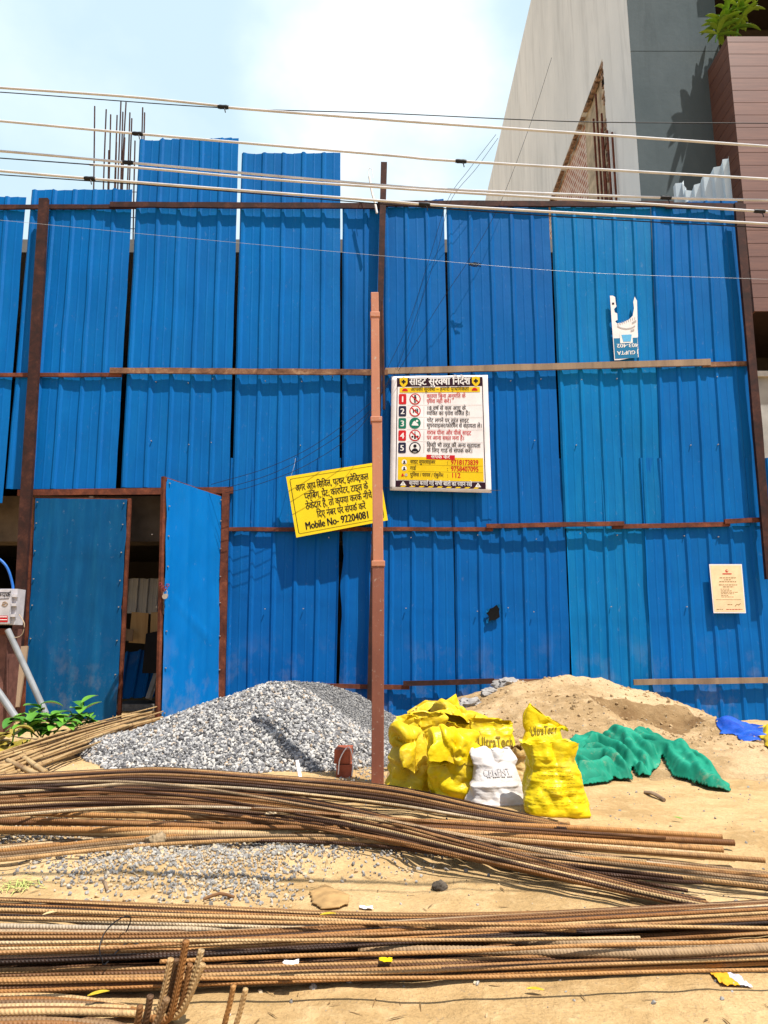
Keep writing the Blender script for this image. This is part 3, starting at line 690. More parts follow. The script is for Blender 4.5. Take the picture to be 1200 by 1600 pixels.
# ------------------------------------------------------------------ gate leaves
def leaf(name, hinge_top, hinge_bot, free_top, free_bot, label, mat, n=4, seed=0, frame=RUSTR, fw=.035):
    root = thing(name, (hinge_bot + free_bot) / 2, label, 'gate')
    nrm = (free_bot - hinge_bot).cross(Vector((0, 0, 1))).normalized()
    if nrm.y > 0: nrm = -nrm
    rows = 40; cols = 30; vs = []
    for j in range(rows + 1):
        for i in range(cols + 1):
            u = i / cols; v = j / rows; p = hinge_bot.lerp(free_bot, u).lerp(hinge_top.lerp(free_top, u), v)
            t = (u * n + .3) % 1; rb = .006 * (sstep(.0, .1, t) - sstep(.25, .35, t))
            d = .010 * nz((u * 2, v * 4, seed)) + .005 * nz((u * 6, v * 10, seed + 1))
            cr = .014 * max(0, 1 - abs(v - (.40 + .25 * (u - .5))) / .02) * sstep(.1, .3, u) * (1 - sstep(.7, .95, u)) if seed > 20 else 0
            e = .012 * nz((u * 5, v * 9, seed + 7)) if i in (0, cols) else 0
            vs.append(p + nrm * (.02 + rb + d + cr) + (free_bot - hinge_bot).normalized() * e)
    fs = [(j*(cols+1)+i, j*(cols+1)+i+1, (j+1)*(cols+1)+i+1, (j+1)*(cols+1)+i) for j in range(rows) for i in range(cols)]
    mesh_obj('sheet', vs, fs, mat, root, 30, solid=.0015)
    dirv = (free_bot - hinge_bot).normalized(); o = dirv * fw * .5; up = Vector((0, 0, fw * .5))
    for nm, a, b in (('stile', hinge_bot, hinge_top), ('stile', free_bot + o, free_top + o)):
        MB().beam(a - nrm * .012, b + up - nrm * .012, fw, fw, up=tuple(nrm), wob=.001, n=6).make(nm, frame, root)
    for nm, a, b in (('top_bar', hinge_top, free_top), ('middle_bar', hinge_bot.lerp(hinge_top, .5) - nrm * .002, free_bot.lerp(free_top, .5) - nrm * .002), ('bottom_bar', hinge_bot.lerp(hinge_top, .03), free_bot.lerp(free_top, .03))):
        MB().beam(a + dirv * fw * .5 - nrm * .014, b - dirv * 0.001 - nrm * .014, fw * .9, fw * .96, up=(0, 0, 1), wob=.001, n=4).make(nm, frame, root)
    sc = MB()
    for v in (.02, .2, .35, .5, .62, .75, .88, .98):
        for u in (.03, .97):
            c = hinge_bot.lerp(free_bot, u).lerp(hinge_top.lerp(free_top, u), v) + nrm * .03; sc.tube([c, c + nrm * .012], .007, 6)
    sc.make('rivets', STEEL, root)
    return root, nrm
Yl = F - .03
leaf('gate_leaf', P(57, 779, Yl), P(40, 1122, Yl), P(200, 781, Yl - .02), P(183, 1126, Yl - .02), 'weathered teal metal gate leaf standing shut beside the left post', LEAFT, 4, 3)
hb, ht = P(341, 1118, F - .10), P(344, 776, F - .10); fb, ft = P(250, 1122, F - .78), P(259, 748, F - .78)
leaf2, n2 = leaf('gate_leaf', ht, hb, ft, fb, 'bright blue metal gate leaf swung half open behind the gravel', LEAFB, 3, 23)
lock = thing('padlock', P(260, 935, F - .80), 'small round padlock hanging on the edge of the open gate leaf', 'padlock')
def padlock():
    c = P(258, 932, F - .83); r = .026
    bm = MB(); n = 20
    bm.add([c + Vector((r * math.cos(6.2832*k/n), y, r * math.sin(6.2832*k/n))) for y in (-.012, .012) for k in range(n)], [tuple(range(n)), tuple(range(2*n-1, n-1, -1))] + [(k, n+k, n+(k+1) % n, (k+1) % n) for k in range(n)]); bm.make('body', STEEL, lock, 40)
    MB().tube(spline([c + Vector((-.016, 0, .015)), c + Vector((-.016, 0, .05)), c + Vector((0, 0, .065)), c + Vector((.016, 0, .05)), c + Vector((.016, 0, .015))], .006), .0045, 6).make('shackle', GREYW, lock, 60)
    ch = MB()
    for k in range(6):
        q = c + Vector((-.012 + .008 * k * (-1) ** k, -.004, .06 + .012 * k)); ch.tube(spline([q + Vector((.014 * math.cos(a), .005 * math.sin(a * 2), .014 * math.sin(a))) for a in np.linspace(0, 6.28, 8)], .006), .004, 5)
    ch.make('chain', plain('red_rag_chain', (.22, .03, .04), .6), lock, 60)
padlock()
# ------------------------------------------------------------------ building site behind the hoarding
site = thing('unfinished_building', (-2, 11, 0), 'dark concrete frame of an unfinished building behind the hoarding', 'building')
zb0, zb1 = P(200, 846, F + .5).z, P(200, 775, F + .5).z; zr = P(200, 374, F + .5).z
MB().box((-7, F + .5, zb0), (3.4, F + .85, zb1)).make('edge_beam', plain('stained_beam_concrete', (.13, .10, .075), .9, var=.25, scale=3), site)
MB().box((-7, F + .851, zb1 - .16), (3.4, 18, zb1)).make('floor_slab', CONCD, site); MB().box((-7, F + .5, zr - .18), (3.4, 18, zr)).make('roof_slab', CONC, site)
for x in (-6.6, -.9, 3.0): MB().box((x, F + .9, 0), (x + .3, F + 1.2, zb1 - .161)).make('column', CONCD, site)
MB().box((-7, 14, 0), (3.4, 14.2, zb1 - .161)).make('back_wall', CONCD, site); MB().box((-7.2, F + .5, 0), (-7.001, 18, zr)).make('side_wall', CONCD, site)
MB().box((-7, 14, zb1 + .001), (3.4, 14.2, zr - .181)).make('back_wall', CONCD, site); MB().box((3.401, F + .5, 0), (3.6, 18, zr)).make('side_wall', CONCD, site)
cage = thing('column_starter_bars', P(186, 374, F + 2.2), 'cluster of bare steel column bars standing up against the sky', 'rebar cage')
for (x0, y0, x1, lean) in ((148, 166, 145, 0), (166, 171, 160, 0), (173, 179, 167, 0), (189, 159, 181, 0), (183, 180, 176, 0), (197, 160, 186, 0), (192, 175, 187, 0), (203, 176, 195, 0), (206, 185, 199, 0), (223, 168, 219, 0), (226, 176, 222, 0), (211, 220, 208, 0), (195, 215, 189, 0), (182, 222, 178, 0), (170, 235, 166, 0)):
    MB().tube(spline([P(x1, 374, F + 2.2 + random.uniform(-.15, .15)), P((x0 + x1) / 2 + random.uniform(-1, 1), (374 + y0) / 2, F + 2.2), P(x0, y0, F + 2.2)], .2), .011, 6).make('bar', RUSTD, cage, 60)
for z in (300, 340): 
    a = P(163, z, F + 2.1); b = P(222, z, F + 2.1); MB().tube([a, b, b + Vector((0, .3, 0)), a + Vector((0, .3, 0)), a], .006, 5).make('tie', RUSTD, cage)
# things seen through the half open gate
o = sheet((198, 904), (262, 904), (258, 960), (194, 958), F + 1.6, 4, None, WHITEM, h=.02, seed=31, name='galvanised_sheet', rows=10); tag(o, 'short grey galvanised sheet standing inside the gateway above the plywood', 'metal sheet')
def board(pts, Y, mat, name, label, cat, th=.018):
    V = [P(x, y, Y) for x, y in pts]; n = len(V); B = [v + Vector((0, th, 0)) for v in V]
    return tag(MB().add(V + B, [tuple(range(n)), tuple(range(2*n-1, n-1, -1))] + [(i, n+i, n+(i+1) % n, (i+1) % n) for i in range(n)]).make(name, mat), label, cat)
board([(206, 956), (232, 958), (229, 1006), (201, 1004)], F + 1.0, PLY, 'plywood_board', 'larger tan plywood board inside the gateway', 'plywood')
board([(236, 957), (252, 956), (250, 1000), (234, 1000)], F + .98, PLY, 'plywood_board', 'narrow tan plywood board inside the gateway, beside the open leaf', 'plywood')
board([(196, 982), (208, 984), (207, 1002), (195, 1001)], F + .95, PLANK, 'plywood_board', 'small dull plywood offcut at the lower left inside the gateway', 'plywood')
board([(228, 990), (256, 984), (250, 1052), (222, 1052)], F + .85, plain('black_barrel_plastic', (.012, .012, .014), .6), 'black_panel', 'black panel standing inside the gateway', 'panel', .05)
tl, tr, br, bl = P(196, 1020, F + 1.5), P(256, 1012, F + 1.5), P(240, 1090, F + 1.15), P(184, 1092, F + 1.15)
def tilted():
    vs = []; nU, nV = 24, 6
    for j in range(nV + 1):
        for i in range(nU + 1):
            u, v = i / nU, j / nV; p = bl.lerp(br, u).lerp(tl.lerp(tr, u), v); t = (u * 3) % 1; vs.append(p + Vector((0, -.02, .015)) * (1 if .1 < t < .3 else 0))
    o = mesh_obj('leaning_sheet', vs, [(j*(nU+1)+i, j*(nU+1)+i+1, (j+1)*(nU+1)+i+1, (j+1)*(nU+1)+i) for j in range(nV) for i in range(nU)], BLUE2, solid=.002)
    tag(o, 'dark blue sheet leaning low inside the gateway', 'metal sheet')
tilted()
o = MB().beam(P(232, 1092, F + 1.0), P(254, 1026, F + 1.2), .06, .05).make('steel_channel', plain('grey_channel', (.3, .3, .3), .5)); tag(o, 'grey channel leaning beside the dark blue sheet in the gateway', 'channel')
q = G(216, 1100, .06); o = MB().box((q.x - .26, q.y - .25, 0.0), (q.x + .26, q.y + .4, .075)).make('concrete_slab', CONCL); tag(o, 'flat grey concrete slab on the ground in the gateway', 'slab')
q = P(210, 818, F + .8)
def bag():
    vs, fs = [], []; bm = bmesh.new(); bmesh.ops.create_icosphere(bm, subdivisions=3, radius=1)
    for v in bm.verts:
        k = 1 + .3 * nz(v.co, 2, 4); vs.append(q + Vector((v.co.x * .06 * k, v.co.y * .04 * k, v.co.z * .075 * k - .04 * abs(v.co.x))))
    bm.verts.index_update(); fs = [tuple(v.index for v in f.verts) for f in bm.faces]; bm.free()
    tag(mesh_obj('hanging_bag', vs, fs, SACKD, None, 60), 'small dull yellow bag hanging between the gate leaves', 'bag')
bag()
# ------------------------------------------------------------------ right hand building
XB = 4.5
nb = thing('neighbour_building', (XB, 11, 0), 'tall building with white side wall, slate front and brown clad balcony', 'building')
Yf = PX(990, 150, XB).y; zroof = PX(800, 130, XB).z; Yend = 36
def side_wall():
    # wall with a rectangular recess where the plaster is missing
    y0, y1, z0, z1 = PX(941, 92, XB).y, 22.0, 4.0, PX(941, 92, XB).z
    ys_ = [Yf, y0, y1, Yend]; zs_ = [0, z0, z1, zroof]; vs = []; fs = []
    for i in range(3):
        for j in range(3):
            if i == 1 and j == 1: continue
            n = len(vs); a, b, c, d = ys_[i], ys_[i+1], zs_[j], zs_[j+1]; vs += [(XB, a, c), (XB, b, c), (XB, b, d), (XB, a, d)]; fs.append((n, n+3, n+2, n+1))
    # ragged reveal
    dpt = .16; n = len(vs); vs += [(XB, y0, z0), (XB, y1, z0), (XB, y1, z1), (XB, y0, z1), (XB+dpt, y0, z0), (XB+dpt, y1, z0), (XB+dpt, y1, z1), (XB+dpt, y0, z1)]
    fs += [(n+i, n+(i+1) % 4, n+4+(i+1) % 4, n+4+i) for i in range(4)]
    n = len(vs); vs += [(XB, Yf, zroof), (XB + 14, Yf, zroof), (XB + 14, Yend, zroof), (XB, Yend, zroof), (XB, Yend, 0), (XB + 14, Yend, 0)]; fs += [(n, n+1, n+2, n+3), (n+3, n+2, n+5, n+4)]
    mesh_obj('side_wall', vs, fs, PLASTER, nb)
    mesh_obj('brick_infill', [(XB + dpt - .01, y0 + 1.8, z0), (XB + dpt - .01, y1, z0), (XB + dpt - .01, y1, z1), (XB + dpt - .01, y0 + 1.8, z1)], [(0, 3, 2, 1)], BRICKW, nb)
    mesh_obj('bare_column', [(XB + dpt - .04, y0, z0), (XB + dpt - .04, y0 + 1.75, z0), (XB + dpt - .04, y0 + 1.75, z1), (XB + dpt - .04, y0, z1)], [(0, 3, 2, 1)], plain('bare_tan_concrete', (.46, .38, .27), .9, var=.25, scale=4), nb)
    # ragged plaster edge and bars left standing in the chase
    rg, rt = MB(), MB()
    for k in range(60):
        if random.random() < .35: continue
        z = lerp(z0 + 3, z1, k / 59 + random.uniform(-.01, .01)); yy = y0 + random.uniform(.0, .12); rg.box((XB - .012, y0 - .02, z), (XB + .10, yy + .05, z + random.uniform(.05, .2)))
        y = lerp(y0, y0 + 7, k / 59); rt.box((XB + .01, y, z1 - random.uniform(.0, .09)), (XB + .1, y + random.uniform(.08, .4), z1 + .03))
    EB = plain('broken_brick_edge', (.34, .22, .15), .95, var=.4, scale=10); rg.make('broken_edge', EB, nb); rt.make('broken_edge', EB, nb)
    for k, (y, zt) in enumerate(((y0 + .08, z1 - 1.2), (y0 + .2, z1 - 1.5), (y0 + .36, z1 - .5), (y0 + .6, z1 - .9), (y0 - .2, z1 - 1.8), (y0 - .42, z1 - 2.05))):
        MB().tube([Vector((XB - .05, y, z0 + 2)), Vector((XB - .05, y + random.uniform(-.05, .05), zt))], .022, 6).make('bar', RUSTR, nb)
side_wall()
xs1 = P(1118, 60, Yf).x
zj = [0, P(1050, 192, Yf).z, P(1050, 80, Yf).z, zroof]
zsof = P(1190, 486, Yf - .75).z
xb0 = P(1136, 57, Yf - .75).x
zbt = P(1136, 57, Yf - .75).z
for k in range(3):
    lo = zj[k] + (0 if k == 0 else .006); hi = zj[k + 1] - .006
    MB().box((XB + .001, Yf, lo), (xb0 + .25, Yf + .15, hi)).make('slate_panel', SLATE, nb)
MB().box((XB + .002, Yf + .03, 0.01), (xb0 + .24, Yf + .12, zroof - .01)).make('panel_joint', plain('joint_black', (.01, .01, .01), .9), nb)
# clad balcony box: planks as real boards
ph = .235; z = zsof
front, sidep = MB(), MB()
while z < zbt - .02:
    z1 = min(z + ph - .009, zbt); front.box((xb0, Yf - .75, z), (XB + 14, Yf - .72, z1)); sidep.box((xb0 + .001, Yf - .719, z), (xb0 + .03, Yf + .0, z1)); z += ph
front.make('balcony_front', CLAD, nb); sidep.make('balcony_side', CLAD, nb)
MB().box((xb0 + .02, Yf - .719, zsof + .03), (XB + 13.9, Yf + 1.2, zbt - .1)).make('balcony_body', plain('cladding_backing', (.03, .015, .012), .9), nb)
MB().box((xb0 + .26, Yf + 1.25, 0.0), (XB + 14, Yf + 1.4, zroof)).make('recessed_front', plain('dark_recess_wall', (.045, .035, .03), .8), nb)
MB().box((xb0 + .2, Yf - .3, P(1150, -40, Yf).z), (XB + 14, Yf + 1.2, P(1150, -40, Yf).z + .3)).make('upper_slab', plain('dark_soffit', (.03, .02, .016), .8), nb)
MB().box((XB + .5, Yf - .3, 0), (XB + 9, Yf - .1, P(1180, 590, Yf).z)).make('entrance_wall', plain('pale_grey_entrance', (.36, .35, .33), .8, var=.2, scale=1.5), nb)
MB().box((XB + .5, Yf - .36, P(1180, 600, Yf).z), (XB + 9, Yf - .301, P(1180, 592, Yf).z)).make('entrance_ledge', plain('entrance_ledge_grey', (.5, .48, .45), .8), nb)
def leaf_blade(root, d, L, w, droop, seg=7, fold=.16):
    d = Vector(d).normalized(); side = d.cross(Vector((0, 0, 1)))
    side = side.normalized() if side.length > .05 else Vector((1, 0, 0)); vs = []; p = Vector(root)
    for k in range(seg + 1):
        t = k / seg; wd = w * (math.sin(math.pi * min(1, t * .93 + .05)) ** .8) + .0005
        up = side.cross(d).normalized(); vs += [p - side * wd / 2 + up * fold * wd, p + Vector((0, 0, 0)), p + side * wd / 2 + up * fold * wd]
        d = (d + Vector((0, 0, -droop / seg))).normalized(); p = p + d * (L / seg)
    fs = []
    for k in range(seg): b = k * 3; fs += [(b, b+1, b+4, b+3), (b+1, b+2, b+5, b+4)]
    return vs, fs
def shrub(name, spec, mat, label, cat='plant', stemmat=None):
    """spec: list of (base, tip, r, leaves) stems"""
    allb = spec[0][0]; root = thing(name, allb, label, cat); lv, st = MB(), MB()
    for base, tip, r, n, L, w, dr in spec:
        pts = spline([base, base.lerp(tip, .5) + Vector((random.uniform(-.02, .02), random.uniform(-.02, .02), 0)), tip], .03); st.tube(pts, r, 5)
        for k in range(n):
            t = .3 + .7 * k / max(1, n - 1); q = pts[min(len(pts) - 1, int(t * (len(pts) - 1)))]; a = k * 2.4 + random.uniform(-.4, .4)
            lv.add(*leaf_blade(q, (math.cos(a), math.sin(a) - .25, random.uniform(.2, .8)), L * random.uniform(.7, 1.15), w * random.uniform(.8, 1.1), dr * random.uniform(.6, 1.3)))
    st.make('stem', stemmat or LEAF, root, 60); lv.make('leaves', mat, root, 60, solid=.0006); return root
yb = Yf - .45
def bp(px, py): return P(px, py, yb)
shrub('balcony_plant', [(bp(1118, 66), bp(1128, 30), .012, 20, .40, .10, .9), (bp(1150, 62), bp(1152, 4), .014, 20, .38, .09, .8), (bp(1140, 62), bp(1136, 16), .012, 18, .36, .09, .9), (bp(1150, 62), bp(1172, -14), .012, 18, .38, .09, .9)], LEAFP, 'leafy bright green plant growing out of the clad balcony')
# ------------------------------------------------------------------ telescoped brown pole
YP = G(590, 1226).y
pole = thing('support_pole', G(590, 1226), 'tall brown painted steel pole made of stepped tube sections, standing before the hoarding', 'pole')
def tube_sec(x0, y0, x1, y1, w, mat, name, dy=0.0, label=None):
    A, B = P(x0, y0, YP + dy), P(x1, y1, YP + dy); ww = w * m_per_px(x0, (y0 + y1) / 2, YP)
    o = MB().beam(A, B, ww, ww, up=(0, 1, 0)).make(name, mat, pole)
    bv = o.modifiers.new('edge', 'BEVEL'); bv.width = .004; bv.segments = 2
    if label: o['label'] = label
    return o
def pmat(name, a, b, c):
    m = MT(name).set(rough=.5); n = m.noise(6, 6, .65, m.vec((1, 1, .35))); cc = m.ramp(n, [(.3, a), (.6, b), (.8, c)])
    s2 = m.noise(30, 5, .7); cc = m.mix(m.ramp(s2, [(.60, 0.0), (.68, .7)]), cc, (.45, .38, .30)); m.col(cc); m.bump(s2, .2, .003); return m.m
PA = pmat('salmon_primer', (.36, .14, .075), (.46, .185, .10), (.50, .22, .13)); PB = pmat('dark_primer', (.16, .05, .03), (.23, .075, .042), (.28, .10, .06))
tube_sec(590, 1230, 591, 884, 19, PB, 'lower_tube', label='darker dirty lower section')
tube_sec(591, 884, 589, 655, 16, PA, 'middle_tube'); tube_sec(587, 655, 586, 496, 13, PA, 'upper_tube'); tube_sec(586, 496, 585.5, 459, 12, PA, 'top_tube')
tube_sec(591, 886, 591, 877, 21, PA, 'collar'); tube_sec(588, 661, 588, 653, 18, PA, 'collar'); tube_sec(586, 498, 586, 490, 15, PA, 'collar')
tube_sec(600, 640, 597, 470, 4, RUSTD, 'back_rod', .05)
# ------------------------------------------------------------------ signs
fn = quad_fn((447, 745), (591, 722), (606, 813), (463, 840), F - .17)
ysign = thing('yellow_sign', fn(.5, 0), 'tilted yellow sign board with black Hindi lettering, partly behind the brown pole', 'sign')
vs, fs = sheet_grid(fn, 2, 2); mesh_obj('board', vs, fs, SIGNY, ysign, solid=.008)
A = Flat(fn); asp = 1.52
for k in range(1):
    u0, u1, v0, v1 = .035, .965, .05, .95; r = .02; pts = []
    for cx, cy, a in ((u1 - r, v1 - r*asp, 0), (u0 + r, v1 - r*asp, 90), (u0 + r, v0 + r*asp, 180), (u1 - r, v0 + r*asp, 270)):
        for t in range(5): pts.append((cx + r * math.cos(RAD(a + t * 22.5)), cy + r * asp * math.sin(RAD(a + t * 22.5))))
    A.line(I_BLACK, pts + pts[:1], .006, .006)
A.text(I_BLACK, 'अगर आप सिविल, पत्थर, इलेक्ट्रिकल', .475, .735, .108, .006, asp, .014, width=.79, align='c')
A.text(I_BLACK, 'प्लंबिंग, पेंट, कारपेंटर, टाइल के', .505, .575, .108, .006, asp, .014, width=.69, align='c')
A.text(I_BLACK, 'ठेकेदार हैं, तो कृपया करके नीचे', .515, .415, .108, .006, asp, .014, width=.72, align='c')
A.text(I_BLACK, 'दिए नंबर पर संपर्क करें', .525, .255, .108, .006, asp, .014, width=.53, align='c')
A.text(I_BLACK, 'Mobile No- 92204081', .115, .095, .115, .006, asp, .024, width=.70)
A.make(ysign, {})
MB().tube([fn(.05, .99, -.002), fn(.10, 1.15, -.02), fn(.13, 1.3, -.05)], .002, 5).make('hanging_wire', GREYW, ysign)
# safety poster -------------------------------------------------------------------------------------------
fn = quad_fn((612, 588), (762, 586), (768, 770), (609, 766), F - .105, .012, 2)
poster = thing('safety_poster', fn(.5, 0), 'white Hindi safety poster with five numbered rules and phone numbers, hung below the middle rail', 'poster')
vs, fs = sheet_grid(fn, 20, 26); mesh_obj('sheet', vs, fs, WHITEP, poster, 180, solid=.001)
A = Flat(fn); asp = 154 / 181.0; e = .0016
A.rect(I_MAROON, .055, .905, .945, .985, e, 12)
for u in (.055, .938): A.rect(I_MAROON, u, .035, u + .008, .985, e, 1)
A.rect(I_MAROON, .055, .03, .945, .085, e, 12)
A.text(I_WHITE, 'साइट सुरक्षा निर्देश', .5, .919, .112, 2*e, asp, .028, width=.63, align='c')
def shield(u, v):
    A.poly(I_YEL, [(u-.042, v+.036), (u, v+.045), (u+.042, v+.036), (u+.04, v-.012), (u+.02, v-.034), (u, v-.046), (u-.02, v-.034), (u-.04, v-.012)], 2*e)
    A.rect(I_BLACK, u - .022, v - .004, u + .022, v + .012, 3*e, 1); A.rect(I_BLACK, u - .008, v - .015, u + .008, v + .023, 3*e, 1)
shield(.125, .945); shield(.875, .945)
def rrect(mat, u0, v0, u1, v1, r, lift):
    pts = []
    for cx, cy, a in ((u1 - r, v1 - r*asp, 0), (u0 + r, v1 - r*asp, 90), (u0 + r, v0 + r*asp, 180), (u1 - r, v0 + r*asp, 270)):
        for t in range(4): pts.append((cx + r * math.cos(RAD(a + t * 30)), cy + r * asp * math.sin(RAD(a + t * 30))))
    A.poly(mat, pts, lift)
A.rect(I_YEL, .085, .853, .915, .897, 2*e, 10); A.text(I_BLACK, 'आपकी सुरक्षा – हमारी प्राथमिकता', .5, .866, .06, 3*e, asp, .005, width=.60, align='c')
for u in (.14, .86): A.disc(I_RED, u, .864, .03, 3*e, asp, 0, 180, 12)
rows = [('1', I_RED, I_RED, 'कृपया बिना अनुमति के', 'प्रवेश नहीं करे।', .40, .25), ('2', I_NAVY, I_BLACK, '18 वर्ष से कम आयु के', 'व्यक्ति का प्रवेश वर्जित है।', .40, .44), ('3', I_GREEN, I_BLACK, 'चोट लगने पर तुरंत साइट', 'सुपरवाइजर/फोरमैन से सहायता ले।', .43, .56),
        ('4', I_RED, I_RED, 'शराब पीना और पीके साइट', 'पर आना सख्त मना है।', .45, .38), ('5', I_NAVY, I_BLACK, 'किसी भी तरह की अन्य सहायता', 'के लिए गार्ड से संपर्क करे।', .54, .46)]
for k, (num, cb, ct, t1, t2, w1, w2) in enumerate(rows):
    v1 = .845 - k * .107; v0 = v1 - .10
    rrect(cb, .078, v0 + .004, .155, v1 - .004, .012, 2*e); A.text(I_WHITE, num, .1165, v0 + .024, .085, 3*e, asp, .03, align='c')
    cu, cv = .245, (v0 + v1) / 2; r = .058
    A.disc({0: I_RED, 1: I_RED, 2: I_GREEN, 3: I_RED, 4: I_BLACK}[k], cu, cv, r, 2*e, asp)
    if k != 2: A.disc(I_WHITE, cu, cv, r - .011, 2.5*e, asp)
    if k in (0, 4) or k == 3:
        m_ = I_BLACK
        if k == 0:
            A.disc(m_, cu, cv + .027, .011, 3*e, asp); A.rect(m_, cu - .014, cv - .008, cu + .014, cv + .018, 3*e, 1); A.rect(m_, cu - .011, cv - .036, cu - .002, cv - .008, 3*e, 1); A.rect(m_, cu + .002, cv - .036, cu + .011, cv - .008, 3*e, 1)
        elif k == 3:
            A.rect(m_, cu - .009, cv - .032, cu + .009, cv + .008, 3*e, 1); A.rect(m_, cu - .004, cv + .008, cu + .004, cv + .034, 3*e, 1); A.disc(m_, cu - .026, cv - .012, .011, 3*e, asp); A.disc(m_, cu + .026, cv - .012, .011, 3*e, asp)
        else:
            A.disc(m_, cu, cv + .014, .017, 3*e, asp); A.disc(m_, cu, cv - .034, .034, 3*e, asp, 0, 180, 12)
    if k == 1: A.text(I_BLACK, '18', cu, cv - .018, .068, 3*e, asp, .03, align='c')
    if k == 2:
        A.disc(I_WHITE, cu + .02, cv + .018, .012, 3*e, asp); A.poly(I_WHITE, [(cu - .035, cv - .02), (cu + .035, cv - .024), (cu + .03, cv - .008), (cu - .005, cv + .02), (cu - .02, cv + .01)], 3*e)
    if k in (0, 1, 3): A.line(I_RED, [(cu - .04, cv + .033), (cu + .04, cv - .033)], .011, 3.5*e)
    A.rect(I_GREY, .335, v0 + .008, .338, v1 - .008, 2*e, 1)
    if k < 4: A.rect(I_GREY, .165, v0 - .005, .93, v0 - .003, 2*e, 8)
    A.text(ct, t1, .365, v0 + .059, .062, 2*e, asp, .010, width=w1); A.text(ct, t2, .365, v0 + .014, .062, 2*e, asp, .010, width=w2)
A.rect(I_YEL, .078, .092, .928, .288, 2*e, 12)
A.rect(I_RED, .36, .27, .645, .308, 3*e, 3); A.text(I_WHITE, 'संपर्क करें', .5, .278, .06, 4*e, asp, .02, width=.19, align='c')
for k, (t, nm, w1, w2) in enumerate((('साइट सुपरवाइजर', '9718173839', .25, .275), ('गार्ड', '9758407095', .055, .275), ('पुलिस / फायर / एंबुलेंस', '112', .33, .095))):
    v = .232 - k * .055
    A.text(I_BLACK, t, .20, v, .055, 3*e, asp, .01, width=w1); A.text(I_BLACK, ':', .565, v, .055, 3*e, asp, .01); A.text(I_RED, nm, .605, v - .003, .072, 3*e, asp, .022, width=w2)
    if k < 2:
        A.rect(I_BLACK, .18, v - .012, .92, v - .0105, 3*e, 8); A.disc(I_WHITE, .14, v + .012, .025, 3*e, asp); A.disc(I_BLACK, .14, v + .017, .009, 4*e, asp); A.disc(I_BLACK, .14, v - .003, .015, 4*e, asp, 0, 180, 10)
    else: A.poly(I_RED, [(.11, v), (.125, v + .028), (.14, v)], 4*e); A.disc(I_GREY, .16, v + .012, .014, 4*e, asp)
A.text(I_WHITE, 'कृपया बताई गई सभी बातों का ध्यान रखें', .5, .05, .06, 2*e, asp, .008, width=.62, align='c')
for u in (.13, .87):
    A.poly(I_WHITE, [(u - .03, .045), (u, .082), (u + .03, .045)], 2*e); A.rect(I_BLACK, u - .003, .052, u + .003, .069, 3*e, 1)
for k in range(9): 
    u = .10 + k * .09; A.poly(I_YEL, [(u, .031), (u + .045, .031), (u + .065, .042), (u + .02, .042)], 2*e)
A.make(poster, {n: 'print' for n in ('dark_maroon_print', 'yellow_print', 'grey_print')})
for u, dx in ((.02, -.15), (.99, .1)): MB().tube([fn(u, .02, .003), fn(u + dx, .02, .003)], .003, 5).make('string', BLACKW, poster)
# torn upside-down advert ----------------------------------------------------------------------------------
fn = quad_fn((953, 462), (995, 462), (998, 561), (960, 563), F - .045)
torn = thing('torn_notice', fn(.5, 0), 'torn white and blue notice stuck upside down above the wooden batten', 'notice')
A = Flat(fn); asp = 40 / 100.0; e = .0015
wt = [(0, 0), (0, 1), (.10, 1), (.19, .98), (.2, .88), (.22, .83), (.12, .79), (.14, .74), (.23, .72), (.23, .62), (.13, .60), (.2, .565), (.42, .575), (.66, .62), (.82, .68), (.88, .8), (.86, .9), (.92, .985), (1, .92), (1, .6), (.99, .5), (1, .36), (.98, 0.33), (1, .03), (.6, .02), (.22, .0)]
V2 = [fn(u, v) for u, v in wt]
from mathutils.geometry import tessellate_polygon
mesh_obj('paper', V2, [tuple(t) for t in tessellate_polygon([[Vector((u * .4, v, 0)) for u, v in wt]])], WHITEP, torn, solid=.0008)
A.rect(I_TEAL, .03, .02, .97, .335, e, 4); A.rect(I_WHITE, .28, .255, .78, .40, 2*e, 1); A.poly(I_SKY, [(.40, .275), (.70, .275), (.75, .385), (.34, .385)], 3*e)
A.text(I_WHITE, '403-402', .99, .245, .21, 2*e, asp, .03, width=.86, rot=1); A.text(I_WHITE, 'J GUPTA', .99, .135, .21, 2*e, asp, .03, width=.86, rot=1)
for k in range(9): A.line(I_GREY, [(.22 + k * .085, .565 + .012 * k), (.25 + k * .08, .53 + .011 * k)], .02, 2*e)
A.line(I_GREY, [(.2, .52), (.35, .49), (.55, .475), (.75, .485), (.9, .52)], .02, 2*e); A.rect(I_NAVY, .06, .86, .14, .89, 2*e, 1)
for q in (((.72, .44), (.86, .46)), ((.78, .56), (.95, .6))): A.line(I_GREY, list(q), .03, 2*e)
A.make(torn, {n: 'print' for n in ('blue_print', 'light_blue_print', 'grey_print', 'navy_print')})
